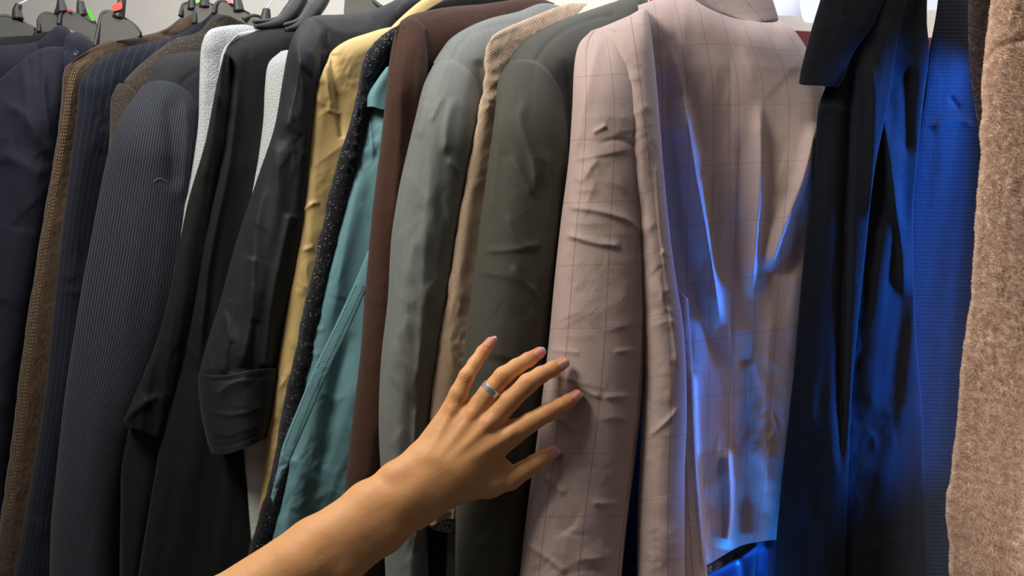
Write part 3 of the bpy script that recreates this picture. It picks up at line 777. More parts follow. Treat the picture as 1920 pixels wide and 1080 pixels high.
# --- pink blazer
g = garment('pink_blazer', 1300, 60, .84, 'pale pink windowpane-check blazer, sleeve under the fingertips', 'blazer')
_bl = [(1196, 10), (1200, 60), (1202, 160), (1204, 300), (1206, 440), (1210, 560), (1214, 700), (1220, 850), (1236, 960), (1262, 1078)]
_br = [(1458, 34), (1490, 58), (1515, 96), (1545, 160), (1545, 300), (1530, 450), (1515, 600), (1500, 760), (1480, 900), (1456, 1012)]
sheet('back_panel', M['pink'], g, _bl, _br, [(0, .884), (.5, .888), (1, .895)], [(0, .96), (.12, .925), (.3, .902), (1, .898)], rl=.006, rr=.02, rt=.04,
      top=[(1250, -6), (1320, -10), (1400, 20)], bot=[(1320, 1062), (1352, 1044), (1388, 1024), (1422, 1016)], topk=7, crumple=(26, 1.6, 150, 78, 16), seed=41, thick=.02, drape=(3.0, 60), wr=(1.5, 55, 150), wdir=8, step=3.0, uscale=1.5,
      folds=[fold([(1282, 180), (1298, 290), (1322, 420), (1338, 520), (1352, 610)], 16, 18, 8, .12),
             fold([(1258, 80), (1275, 150), (1300, 260), (1318, 330)], 9, 6, 6),
             fold([(1425, 190), (1426, 330), (1416, 470), (1410, 560)], 16, 15, 8, .15),
             fold([(1532, 230), (1508, 330), (1474, 420), (1442, 510)], 15, 15, 9, .1),
             fold([(1340, 580), (1325, 480), (1310, 560), (1350, 700)], 12, -4),
             fold([(1366, 840), (1370, 960), (1362, 1030)], 14, 12, 9, .1),
             fold([(1300, 700), (1306, 850), (1314, 960), (1326, 1056)], 8, 8, 5, .05),
             fold([(1395, 620), (1402, 800), (1400, 1000)], 16, -7), fold([(1450, 560), (1435, 760), (1440, 960)], 14, 5),
             fold([(1480, 350), (1500, 420), (1490, 520)], 20, -5), fold([(1370, 100), (1372, 500), (1375, 900)], 2.4, -1.2, 2.4, .02),
             fold([(1250, 130), (1280, 380), (1300, 560)], 14, -5), fold([(1390, 240), (1385, 420), (1390, 560)], 14, -5)])
sheet('front_panel', M['pink'], g, [(1244, 520), (1240, 700), (1240, 900), (1244, LX)], [(1290, 560), (1300, 700), (1309, 880), (1326, 1070), (1334, LX)],
      .858, .848, bulge=.006, seed=53, thick=.01, drape=(1, 30), wr=(.6, 40, 60), folds=[fold([(1296, 690), (1304, 880), (1320, 1070)], 4, 3, 4, .05)])
sheet('side_panel', M['pink'], g, [(1118, 55), (1140, 150), (1185, 400), (1198, 560), (1205, 700), (1200, 860), (1196, 960), (1193, LX)],
      [(1216, 20), (1228, 120), (1238, 240), (1250, 380), (1264, 500), (1282, 620), (1288, 760), (1284, 900), (1284, LX)],
      .85, .845, bulge=[(0,.02),(.15,.042),(1,.042)], rt=.04, crumple=(16, 1.3, 70, 20, 35), top=[(1140, 46), (1180, 29), (1205, 16)], seed=42, thick=.02, drape=(1.5, 40), wr=(1.6, 50, 60), wdir=-20, topk=10, step=3.0,
      folds=[fold([(1225, 250), (1250, 330), (1262, 360)], 6, 3), fold([(1240, 470), (1262, 480)], 6, 3), fold([(1230, 300), (1238, 420), (1256, 560), (1272, 700)], 5, 4, 9, .05),
             fold([(1215, 700), (1225, 850), (1232, 1080)], 3, -1, 3), fold([(1215, 820), (1260, 780), (1275, 760)], 5, 3)])
sheet('sleeve', M['pink'], g, [(1108, 58), (1086, 82), (1077, 120), (1073, 200), (1066, 300), (1052, 410), (1040, 520), (1029, 640), (1016, 750), (1002, 860), (988, 960), (974, 1080), (962, LX)],
      [(1152, 56), (1184, 92), (1204, 160), (1212, 230), (1214, 330), (1214, 440), (1213, 560), (1210, 660), (1203, 760), (1190, 870), (1176, 980), (1166, 1080), (1160, LX)],
      .832, .838, bulge=[(0,.025),(.15,.042),(1,.042)], rt=0, top=[(1118, 54), (1136, 50)], attach='side_panel' + g.name, crumple=(34, 1.5, 110, 15, 30), seed=43, thick=.04, topk=14, drape=(1.2, 70), wr=(.7, 60, 90), wdir=25, step=2.8,
      folds=[fold([(1132, 56), (1116, 100), (1103, 160), (1090, 230), (1078, 290)], 5, 3.4, 12, .1),
             fold([(1062, 388), (1120, 396), (1170, 410), (1212, 434)], 5, 3, 10, .08), fold([(1060, 440), (1110, 455), (1165, 462)], 4, 3, 9, .1),
             fold([(1084, 346), (1122, 296)], 7, 2.4, 12), fold([(1110, 250), (1138, 234)], 4, 2.4), fold([(1062, 704), (1100, 734), (1130, 748)], 4, 2.6, 9),
             fold([(1128, 746), (1200, 742)], 5, 1.8, 8), fold([(1020, 892), (1060, 928)], 5, 2.2, 9), fold([(985, 1018), (1030, 1050), (1062, 1076)], 5, 2.4, 9),
             fold([(1108, 944), (1172, 946)], 4, 1.8, 7), fold([(1190, 120), (1200, 240), (1206, 420)], 6, 2, 10), fold([(1120, 270), (1160, 262), (1200, 282)], 5, -1.5),
             fold([(1150, 660), (1206, 654)], 5, 1.6), fold([(1030, 655), (1090, 662)], 5, 1.2)])
sheet('collar', M['pink'], g, [(1292, -30), (1300, -4), (1330, 16), (1370, 32), (1400, 38)], [(1420, -40), (1444, -10), (1456, 22), (1459, 38), (1450, 42)], .865, .905,
      bulge=.012, seed=44, thick=.01, wr=(.3, 40, 40), bot=[(1430, 42)], topk=3, step=2.4, drape=(.3, 40))
sheet('lining', M['lining'], g, [(1310, 1010), (1318, 1060), (1322, 1120), (1322, LX)], [(1470, 990), (1458, 1040), (1450, 1100), (1448, LX)], .900, .935, seed=45, thick=.008,
      drape=(3, 22), wr=(1, 20, 40), folds=[fold([(1320, 1080), (1370, 1055), (1420, 1025)], 5, 5, 8, .02), fold([(1388, 1040), (1400, 1120)], 8, 6), fold([(1420, 1020), (1416, 1120)], 7, -8),
                                          fold([(1440, 1010), (1438, 1120)], 6, 6)])
# dark cloth between the sleeve and the side panel
g = garment('dark_skirt', 1180, 1000, .90, 'dark blue cloth in the gap under the pink blazer sleeve', 'skirt')
sheet('skirt', M['navyflat'], g, [(1080, 700), (1080, 950), (1080, LX)], [(1260, 700), (1260, 950), (1260, LX)], .905, .90, bulge=.01, seed=46, thick=.02,
      folds=[fold([(1150, 1062), (1240, 1058)], 3, -2, 3, .01)])

# --- navy collar piece + knit cardigans
g = garment('navy_knit', 1620, 60, .80, 'near-black navy knit cardigan with square lapel overlapping the pink blazer', 'cardigan')
sheet('lapel', M['knitnavy'], g, [(1556, -60), (1538, 0), (1520, 60), (1502, 130), (1498, 156)], [(1680, -60), (1640, 40), (1600, 100), (1580, 150), (1570, 164)], .878, .880,
      bulge=.008, bot=[(1504, 159), (1540, 161)], topk=3, seed=47, thick=.012, fuzz=(2500, .0018, .0002, .2, .8), wr=(.5, 50, 50), drape=(.6, 40))
sheet('front_panel', M['knitnavy'], g, [(1600, -60), (1582, 0), (1566, 80), (1552, 150), (1534, 205), (1526, 330), (1512, 430), (1500, 560), (1490, 680), (1478, 790), (1464, 920), (1452, 1060), (1446, LX)],
      [(1720, -60), (1690, 40), (1668, 180), (1640, 320), (1620, 500), (1600, 700), (1590, 900), (1580, LX)], .889, .886, bulge=.004, seed=48, thick=.03, drape=(3.0, 70), wr=(.8, 60, 120),
      fuzz=(9000, .0022, .0002, .2, .9), folds=[fold([(1530, 212), (1560, 200), (1590, 215)], 6, 2.5), fold([(1600, 60), (1590, 300), (1582, 600), (1575, 900)], 12, -9, 8),
                                                fold([(1628, 90), (1640, 200), (1630, 420)], 14, 6)])
sheet('inner_panel', M['knitnavy'], g, [(1600, -60), (1590, 300), (1560, 700), (1540, LX)],
      [(1740, -60), (1738, 40), (1742, 100), (1730, 200), (1720, 300), (1712, 400), (1716, 600), (1730, 800), (1740, LX)], .892, .897, bulge=.004, seed=49, thick=.02, drape=(4, 50),
      wr=(1, 60, 120), fuzz=(16000, .0026, .0002, .2, .9),
      folds=[fold([(1650, 180), (1672, 330), (1690, 460), (1694, 560)], 10, 7, 14, .1), fold([(1700, 120), (1700, 300)], 14, -5)])
g = garment('ribbed_cardigan', 1780, 60, .80, 'navy cardigan with ribbed horizontal knit, glowing blue, beside the teddy coat', 'cardigan')
sheet('sleeve', M['ribnavy'], g, [(1764, -60), (1756, 20), (1742, 100), (1730, 200), (1712, 300), (1700, 420), (1700, 600), (1700, 800), (1700, LX)],
      [(1820, -60), (1822, 40), (1834, 200), (1850, 320), (1850, 600), (1840, 900), (1840, LX)], .902, .924, bulge=.004, seed=50, thick=.03, drape=(2, 60),
      wr=(.3, 30, 40), folds=[fold([(1780, 180), (1800, 205)], 5, -3), fold([(1745, 240), (1800, 225), (1830, 240)], 6, 2.5)])
g = garment('brown_fleece', 1830, 60, .79, 'dark brown fleece edge just left of the beige teddy coat', 'coat')
sheet('body', M['darkfur'], g, [(1818, -60), (1816, 40), (1818, 120), (1828, 200), (1840, 250), (1880, 300)], [(1900, -60), (1900, 100), (1900, 200), (1900, 260), (1900, 300)],
      .82, .81, bulge=.012, seed=51, thick=.02, fuzz=(9000, .004, .0003, .3, 1.0))

# --- teddy coat
g = garment('teddy_coat', 1880, 60, .745, 'beige fluffy teddy-fleece coat at the right end of the rack', 'coat')
_tl = [(1872, -70), (1860, 0), (1850, 60), (1842, 160), (1838, 280), (1830, 420), (1820, 560), (1806, 660), (1798, 740), (1790, 830), (1780, 910), (1774, 970), (1780, 1030), (1782, LX)]
sheet('sleeve', M['teddy'], g, _tl, [(2040, -70), (2040, 200), (2040, 500), (2030, 800), (2010, LX)], .755, .755, bulge=.045, seed=52, thick=.025, edge=2.5,
      drape=(3, 60), wr=(1.2, 12, 16), step=3.2, fuzz=(120000, .0046, .00034, .3, .7), folds=[fold([(1850, 110), (1880, 84), (1930, 70)], 5, -6, 5, .02)])

# ------------------------------------------------------------------ hangers
def plate(outline, d, thk, inset=0.0):
    """flat plastic web, an outline extruded along the view depth"""
    o = catmull(outline + [outline[0]], 70)[:-1]
    a = P(o[:, 0], o[:, 1], np.full(len(o), d)); b = P(o[:, 0], o[:, 1], np.full(len(o), d + thk))
    n = len(o)
    V = np.vstack([a, b]); f = [tuple(range(n)), tuple(range(2 * n - 1, n - 1, -1))]
    f += [(i, i + n, (i + 1) % n + n, (i + 1) % n) for i in range(n)]
    return V, f


def hanger(label, d, web, rim, post, hook, marker=None, mcol=None, rr=.003):
    c = P(post[0][0], post[0][1], d)
    h = empty('clothes_hanger', tuple(c), label, 'hanger', None)
    v, f = plate(web, d + .004, .004)
    link_mesh('shoulder_web', v, f, M['plasticgrey'], h, smooth=False)
    r = catmull(rim, 40)
    v, f = tube(P(r[:, 0], r[:, 1], np.linspace(d, d + .02, 40)), rr, 10)
    link_mesh('rim', v, f, M['plastic'], h)
    p = catmull(post, 14)
    v, f = tube(P(p[:, 0], p[:, 1], np.full(14, d + .006)), np.linspace(.008, .0048, 14), 10)
    link_mesh('neck', v, f, M['plastic'], h)
    # hook rises from the neck and curls over the rail
    top = P(*post[-1], d + .006)
    rp = rail_at(top)
    base = np.array(top); up = np.array([rp[0], rp[1], rp[2] - .02])
    pts = [base, base * .6 + up * .4, up]
    side = np.array([math.cos(RAILA + math.pi / 2), math.sin(RAILA + math.pi / 2), 0])
    pts = [base, base * .5 + (rp - side * .02 - np.array([0, 0, .02])) * .5]
    for k in range(11):
        a = R_(200 - k * 22)
        pts.append(rp + side * .0195 * math.cos(a) + np.array([0, 0, 1.0]) * .0195 * math.sin(a))
    v, f = tube(catmull(pts, 50), .0016, 8)
    link_mesh('hook', v, f, M['steel'], h)
    if marker:
        mk = marker
        v, f = plate(mk, d - .004, .012)
        link_mesh('size_marker', v, f, M[mcol], h, smooth=False)
    return h


# rail: a round steel bar, level, running away to the left
RAILZ = CAM[2] + .63
RA = np.array([-1.15, 1.62, RAILZ]); RB = np.array([0.85, 0.92, RAILZ])
RAILA = math.atan2(RB[1] - RA[1], RB[0] - RA[0])
def rail_at(p):
    t = (p[0] - RA[0]) / (RB[0] - RA[0])
    return RA + (RB - RA) * t
v_, f_ = tube([RA, RB], .0155, 24)
rl_ = link_mesh('clothes_rail', v_, f_, M['steel'])
tag(rl_, 'round steel rail the hangers hook over, just above the picture', 'rail')

hanger('black plastic hanger at the far left edge, steel hook bare', 1.26, [(-30, 40), (0, 32), (14, 32), (40, 42), (64, 56), (50, 76), (-20, 80)],
       [(-30, 38), (0, 31), (16, 31), (40, 41), (66, 55)], [(34, 36), (32, 20), (36, 8)], None)
hanger('black hanger second from the left, narrow bent end', 1.24, [(74, 34), (84, 26), (104, 30), (110, 44), (100, 56), (76, 58)],
       [(73, 60), (74, 36), (84, 26), (98, 27), (110, 34)], [(112, 28), (114, 14), (114, 2)], None)
hanger('black hanger with a tiny red marker, over the navy jacket collar', 1.22, [(112, 30), (124, 20), (150, 34), (184, 54), (182, 76), (160, 68), (136, 58), (112, 46)],
       [(110, 46), (114, 28), (124, 20), (150, 33), (186, 54)], [(118, 24), (116, 12), (114, 0)], None, [(124, 16), (130, 17), (132, 22), (126, 20)], 'red')
hanger('black hanger with a green size marker on its neck', 1.235, [(150, 30), (160, 26), (176, 40), (180, 54), (150, 44)],
       [(148, 30), (160, 26), (176, 42), (182, 56)], [(154, 30), (152, 14), (151, 2)], None, [(163, 14), (170, 18), (177, 34), (175, 40), (170, 36), (164, 24)], 'green')
hanger('black hanger with a large red size marker, broad rounded end', 1.15, [(192, 28), (204, 22), (222, 30), (246, 44), (262, 62), (260, 68), (214, 78), (180, 86), (184, 56)],
       [(178, 88), (186, 50), (192, 27), (204, 22), (224, 31), (248, 45), (262, 62), (262, 70)], [(222, 34), (226, 16), (230, -4)], None,
       [(210, 10), (226, 3), (229, 6), (228, 16), (214, 21), (211, 19)], 'red')
hanger('black hanger with a green marker above the brown suede collar', 1.20, [(340, 24), (348, 8), (366, 8), (368, 20), (352, 30), (342, 34)],
       [(338, 30), (345, 9), (354, 7), (372, 10)], [(362, 18), (361, 6), (360, -6)], None, [(366, -8), (380, -8), (378, 2), (368, 7)], 'green')
hanger('black hanger with a square front, between suede and tweed collars', 1.18, [(364, 44), (370, 12), (382, 6), (400, 12), (396, 24), (376, 42)],
       [(364, 44), (370, 12), (382, 6), (402, 12)], [(384, 14), (384, 4), (384, -8)], None)
hanger('black hanger with a small red marker above the tweed collar', 1.16, [(402, 14), (412, 4), (426, 6), (450, 20), (466, 28), (464, 44), (430, 30), (404, 24)],
       [(400, 26), (406, 8), (416, 3), (434, 10), (468, 28)], [(448, 22), (446, 6), (444, -8)], None, [(424, -4), (431, -4), (433, 5), (427, 5)], 'red')
hanger('black hanger with a round knob, above the pale grey sweater', 1.12, [(458, 36), (480, 32), (498, 40), (506, 50), (480, 52), (460, 46)],
       [(456, 36), (478, 30), (500, 40)], [(498, 40), (499, 28), (500, 17)], None)
for (lab, d, arm, w0, post) in (
        ('black curved hanger arm rising over the pale grey sweater', 1.07, [(478, 50), (505, 48), (530, 40), (548, 22), (560, 2), (572, -30)], .011, [(572, -30), (576, -60)]),
        ('black curved hanger arm nearest the charcoal shirt', 1.055, [(536, 56), (560, 48), (580, 28), (598, 4), (612, -26)], .011, [(612, -26), (618, -56)])):
    c = P(arm[0][0], arm[0][1], d)
    h = empty('clothes_hanger', tuple(c), lab, 'hanger')
    a = catmull(arm, 40); v, f = tube(P(a[:, 0], a[:, 1], np.linspace(d - .02, d + .05, 40)), np.concatenate([np.linspace(.003, w0, 22), np.full(18, w0)]), 14)
    link_mesh('shoulder_arm', v, f, M['plastic'], h)
    a2 = a + np.array([[-3, -9]]); v, f = tube(P(a2[:, 0], a2[:, 1], np.linspace(d - .02, d + .05, 40) - .002), .0025, 8)
    link_mesh('rim', v, f, M['plastic'], h)
    top = P(*post[0], d + .05); rp = rail_at(top)
    side = np.array([math.cos(RAILA + math.pi / 2), math.sin(RAILA + math.pi / 2), 0])
    pts = [top] + [rp + side * .0195 * math.cos(R_(200 - k * 22)) + np.array([0, 0, 1.0]) * .0195 * math.sin(R_(200 - k * 22)) for k in range(11)]
    v, f = tube(catmull(pts, 40), .0016, 8); link_mesh('hook', v, f, M['steel'], h)
# flat grey hanger above the charcoal shirt
hanger('dark hanger with a pale shiny edge above the charcoal shirt', 1.08, [(646, 0), (660, -14), (690, -4), (716, 14), (700, 30), (648, 30)],
       [(716, 14), (690, -4), (660, -14)], [(664, -8), (664, -30), (664, -40)], None)
# pink marker far right
cpk = P(1225, 0, 1.0)
v, f = plate([(1212, -20), (1218, -22), (1228, 0), (1240, 2), (1238, 8), (1220, 6)], 1.0, .004)
tag(link_mesh('size_marker', v, f, M['pinkplastic'], smooth=False), 'pink plastic tag peeking above the olive blazer shoulder', 'tag')

# white panels behind at the top right
pa = P(1470, 60, 2.3)
def whitebox(name, px0, py0, px1, py1, d, thk, label):
    v, f = plate([(px0, py0), ((px0 + px1) / 2, py0), (px1, py0), (px1, (py0 + py1) / 2), (px1 - 8, py1), ((px0 + px1) / 2, py1 + 1), (px0 + 8, py1 - 2), (px0, (py0 + py1) / 2)], d, thk)
    o = link_mesh(name, v, f, M['whiteboard'], smooth=False)
    return tag(o, label, 'box')
whitebox('storage_box', 1380, -120, 1560, 28, 2.2, .25, 'blurred white box high up behind the pink blazer collar')
whitebox('storage_box', 1500, -20, 1550, 42, 2.1, .08, 'small white lump hanging under the white box behind the blazer')
whitebox('storage_box', 1720, -80, 1780, 18, 2.2, .2, 'white box seen in the gap between the two navy cardigans')

# ------------------------------------------------------------------ the arm and hand
D0 = 0.80; UNIT = D0 / FPX


def h2w(p):
    p = np.asarray(p, float)
    return P(p[..., 0], p[..., 1], D0 - p[..., 2] * UNIT)


VX = 1.9
lo = np.array([60., 615., -45.]); hi = np.array([1110., 1400., 262.])
dims = np.ceil((hi - lo) / VX).astype(int)
SD = np.full(dims, 60.0, np.float32)


def smin(a, b, k):
    h = np.clip(0.5 + 0.5 * (b - a) / k, 0, 1)
    return b * (1 - h) + a * h - k * h * (1 - h)


def cone(a, b, ra, rb, k=8, flat=1.0, sub=False):
    a = np.array(a, float); b = np.array(b, float); rm = max(ra, rb) + 26
    l = np.maximum(((np.minimum(a, b) - rm - lo) / VX).astype(int), 0); h = np.minimum(((np.maximum(a, b) + rm - lo) / VX).astype(int) + 1, dims)
    if (h <= l).any(): return
    g_ = np.meshgrid(*[(lo[i] + (np.arange(l[i], h[i])) * VX).astype(np.float32) for i in range(3)], indexing='ij', sparse=True)
    d = b - a; l2 = float((d * d).sum()) + 1e-6
    qx = g_[0] - a[0]; qy = g_[1] - a[1]; qz = (g_[2] - a[2])
    t = np.clip((qx * d[0] + qy * d[1] + qz * d[2]) / l2, 0, 1)
    dist = np.sqrt((qx - t * d[0])**2 + (qy - t * d[1])**2 + ((qz - t * d[2]) / flat)**2) - (ra + (rb - ra) * t)
    sl = tuple(slice(l[i], h[i]) for i in range(3))
    if sub: SD[sl] = -smin(-SD[sl], dist, k)
    else: SD[sl] = smin(SD[sl], dist.astype(np.float32), k)


def chain(pts, k=7, flat=1.0):
    for q0, q1 in zip(pts[:-1], pts[1:]): cone(q0[:3], q1[:3], q0[3], q1[3], k, flat)


# forearm
chain([(-60, 1440, 225, 56), (200, 1268, 165, 50), (400, 1140, 130, 48), (588, 1020, 92, 45), (690, 944, 66, 38), (742, 907, 52, 34)], 24, .85)
chain([(-10, 1500, 220, 56), (250, 1320, 160, 50), (450, 1196, 125, 46), (625, 1072, 90, 40), (720, 1000, 66, 34), (779, 957, 50, 29)], 24, .85)
chain([(-30, 1460, 225, 62), (330, 1215, 158, 54), (560, 1065, 104, 50), (760, 932, 60, 38), (826, 878, 50, 34)], 30, .85)
# carpus and palm
chain([(742, 907, 52, 34), (786, 866, 46, 28), (846, 772, 34, 20)], 22, .85)
chain([(760, 925, 52, 36), (826, 866, 46, 32), (884, 780, 40, 21.5)], 22, .85)
chain([(779, 940, 50, 34), (850, 880, 46, 34), (916, 796, 46, 22.5)], 22, .85)
chain([(779, 957, 48, 30), (866, 886, 44, 34), (954, 818, 42, 22.5)], 22, .85)
chain([(790, 950, 46, 28), (860, 908, 34, 33), (915, 905, 24, 27), (955, 899, 20, 20)], 16, .9)
chain([(900, 860, 34, 28), (935, 880, 24, 20)], 16, .9)
for q0, q1 in (((812, 862, 50), (868, 790, 42)), ((835, 866, 52), (900, 800, 46)), ((852, 876, 52), (934, 820, 46))): cone(q0, q1, 26, 17, 16)
# ulna head
cone((742, 890, 62), (750, 885, 62), 18, 17, 24)
# fingers: base knuckle, middle joint, end joint, pad
FING = {
    'little': [(846, 772, 34, 19.5), (860, 738, 42, 16.5), (875, 705, 44, 13.8), (890, 682, 36, 12.4), (905, 660, 28, 11.4), (920, 641, 18, 9.3)],
    'ring': [(884, 780, 40, 21), (915, 738, 50, 17.8), (944, 705, 54, 16.8), (968, 688, 46, 14.4), (990, 675, 36, 13.2), (1012, 661, 22, 10.6)],
    'middle': [(916, 796, 46, 22), (955, 752, 56, 18.4), (990, 719, 60, 17.6), (1014, 703, 50, 15), (1036, 692, 40, 13.6), (1057, 681, 24, 10.8)],
    'index': [(954, 818, 42, 22), (994, 792, 50, 18), (1028, 773, 50, 16.2), (1048, 762, 42, 14), (1064, 753, 34, 12.8), (1081, 741, 22, 10.6)],
    'thumb': [(955, 899, 20, 20.5), (982, 882, 24, 17), (1003, 869, 24, 16), (1020, 859, 20, 14.6), (1039, 848, 13, 11.8)],
}
for nm, ch in FING.items():
    chain([c_[:3] + (c_[3] * 1.05,) for c_ in ch], 5, .95 if nm != 'thumb' else .9)
# webs between the fingers
cone((870, 765, 32), (890, 752, 34), 9, 7, 12); cone((915, 778, 36), (930, 768, 40), 9, 7, 12); cone((945, 800, 36), (962, 792, 36), 8, 6, 12)
cone((930, 860, 26), (950, 872, 16), 10, 6, 14)
# knuckles, tendons
for (x, y, z, r) in ((848, 768, 46, 9), (886, 776, 54, 10), (917, 793, 62, 11), (955, 815, 57, 11)):
    cone((x, y, z), (x + 4, y - 4, z), r, r * .9, 10)
for (a_, b_) in (((800, 860, 70), (848, 770, 52)), ((822, 862, 73), (886, 778, 58)), ((838, 868, 75), (916, 796, 64)), ((850, 880, 73), (953, 818, 60))):
    cone(np.array(a_) - (0, 0, 1.5), np.array(b_) - (0, 0, 1), 3.0, 4.5, 12)
for nm in ('little', 'ring', 'middle', 'index'):
    a_ = FING[nm][2]; cone((a_[0] - 2, a_[1] + 2, a_[2] + a_[3] * .35), (a_[0] + 2, a_[1] - 2, a_[2] + a_[3] * .35), a_[3] * .66, a_[3] * .64, 8)


def surface_nets(S):
    neg = S < 0
    c = np.zeros(tuple(np.array(S.shape) - 1), np.int8)
    for dx in (0, 1):
        for dy in (0, 1):
            for dz in (0, 1):
                c += neg[dx:S.shape[0] - 1 + dx, dy:S.shape[1] - 1 + dy, dz:S.shape[2] - 1 + dz]
    act = (c > 0) & (c < 8)
    ci = np.argwhere(act); n = len(ci)
    idx = np.full(c.shape, -1, np.int32); idx[act] = np.arange(n)
    acc = np.zeros((n, 3)); cnt = np.zeros(n)
    cor = [np.array((i, j, k)) for i in (0, 1) for j in (0, 1) for k in (0, 1)]
    for a in range(8):
        for ax in range(3):
            if cor[a][ax] == 0:
                e = cor[a].copy(); e[ax] = 1
                A = ci + cor[a]; B = ci + e
                sa = S[A[:, 0], A[:, 1], A[:, 2]]; sb = S[B[:, 0], B[:, 1], B[:, 2]]
                mk = (sa < 0) != (sb < 0)
                t = np.where(mk, sa / np.where(mk, sa - sb, 1), 0)
                acc[mk] += cor[a] + (e - cor[a]) * t[mk, None]; cnt[mk] += 1
    V = ci + acc / cnt[:, None]
    faces = []
    for ax in range(3):
        o1, o2 = [(1, 2), (2, 0), (0, 1)][ax]
        sl0 = [slice(None)] * 3; sl1 = [slice(None)] * 3
        sl0[ax] = slice(0, -1); sl1[ax] = slice(1, None)
        s0 = neg[tuple(sl0)]; s1 = neg[tuple(sl1)]
        E = np.argwhere(s0 != s1)
        ok = (E[:, o1] > 0) & (E[:, o2] > 0) & (E[:, o1] < c.shape[o1]) & (E[:, o2] < c.shape[o2])
        E = E[ok]; fl = s0[E[:, 0], E[:, 1], E[:, 2]]
        q = []
        for (p1, p2) in ((0, 0), (1, 0), (1, 1), (0, 1)):
            z = E.copy(); z[:, o1] -= p1; z[:, o2] -= p2
            q.append(idx[z[:, 0], z[:, 1], z[:, 2]])
        q = np.stack(q, 1); q[~fl] = q[~fl][:, ::-1]
        faces.append(q)
    return V, np.vstack(faces)


HV, HF = surface_nets(SD)
HV = HV * VX + lo
ok = (HF >= 0).all(1); HF = HF[ok]
E_ = np.vstack([HF[:, [0, 1]], HF[:, [1, 2]], HF[:, [2, 3]], HF[:, [3, 0]]])
deg = np.bincount(E_.ravel(), minlength=len(HV))[:, None] + 1e-9
for it in range(6):
    ac = np.zeros_like(HV)
    for k in range(3):
        ac[:, k] = np.bincount(E_[:, 0], HV[E_[:, 1], k], len(HV)) + np.bincount(E_[:, 1], HV[E_[:, 0], k], len(HV))
    lap = ac / deg - HV
    HV = HV + lap * (0.55 if it % 2 == 0 else -0.5)
# joint creases and fine relief, moved toward / away from the viewer
rz = np.zeros(len(HV))
for nm, ch in FING.items():
    if nm != 'thumb':
        for (ji, rad, ampl, npp) in ((2, 11, 1.5, 3), (4, 7, .8, 2)):
            j = np.array(ch[ji][:2]); dvec = np.array(ch[ji + 1][:2], float) - np.array(ch[ji - 1][:2], float); dvec /= np.linalg.norm(dvec)
            rel = HV[:, :2] - j
            al_ = rel @ dvec; ac_ = rel @ np.array([-dvec[1], dvec[0]])
            g2 = np.exp(-(al_ / rad)**2 - (ac_ / (rad * .95))**2)
            rz -= ampl * g2 * (np.cos(al_ * 2 * math.pi / (rad / npp * 1.5) + ac_**2 * .012) * .5 + .5) * (HV[:, 2] > ch[ji][2])
rz += .22 * fbm(HV[:, 0] / 26, HV[:, 1] / 26, 7, 3)
HV[:, 2] += rz
hv_w = h2w(HV)

N = NT('skin'); b = N.b
b.inputs['Subsurface Weight'].default_value = 0.35
b.inputs['Subsurface Radius'].default_value = (0.010, 0.0035, 0.0018)
b.inputs['Subsurface Scale'].default_value = 0.5
b.inputs['Roughness'].default_value = 0.48
b.inputs['Specular IOR Level'].default_value = 0.35
tc = N.n('ShaderNodeTexCoord')
n1 = N.n('ShaderNodeTexNoise'); n1.inputs['Scale'].default_value = 38; n1.inputs['Detail'].default_value = 4; N.l(tc.outputs['Object'], n1.inputs['Vector'])
at = N.n('ShaderNodeAttribute', attribute_name='flush')
c0 = N.mix(N.math('MULTIPLY', n1.outputs['Fac'], .45), srgb(228, 172, 120), srgb(206, 146, 96))
c1 = N.mix(N.math('MULTIPLY', at.outputs['Fac'], .75), c0, srgb(208, 124, 100))
N.l(c1, b.inputs['Base Color'])
n2 = N.n('ShaderNodeTexVoronoi', feature='DISTANCE_TO_EDGE'); n2.inputs['Scale'].default_value = 900; N.l(tc.outputs['Object'], n2.inputs['Vector'])
n3 = N.n('ShaderNodeTexNoise'); n3.inputs['Scale'].default_value = 260; n3.inputs['Detail'].default_value = 5; N.l(tc.outputs['Object'], n3.inputs['Vector'])
bp = N.n('ShaderNodeBump'); bp.inputs['Strength'].default_value = .35; bp.inputs['Distance'].default_value = .0007
N.l(N.math('ADD', N.math('MULTIPLY', n2.outputs['Distance'], .8), n3.outputs['Fac']), bp.inputs['Height']); N.l(bp.outputs[0], b.inputs['Normal'])
M['skin'] = N.m

pe = empty('person', tuple(h2w((780, 930, 40))), 'bare left forearm and hand with spread fingers touching the pink blazer sleeve', 'person')
hand = link_mesh('arm_and_hand', hv_w, HF, M['skin'], pe)
fl = np.zeros(len(HV))
for nm, ch in FING.items():
    t_ = ch[-1]; fl = np.maximum(fl, np.exp(-((HV[:, 0] - t_[0])**2 + (HV[:, 1] - t_[1])**2) / 20.0**2))
    if nm != 'thumb':
        t_ = ch[2]; fl = np.maximum(fl, .5 * np.exp(-((HV[:, 0] - t_[0])**2 + (HV[:, 1] - t_[1])**2) / 10.0**2))
        t_ = ch[0]; fl = np.maximum(fl, .3 * np.exp(-((HV[:, 0] - t_[0])**2 + (HV[:, 1] - t_[1])**2) / 15.0**2))
a_ = hand.data.attributes.new('flush', 'FLOAT', 'POINT'); a_.data.foreach_set('value', fl.astype(np.float32))

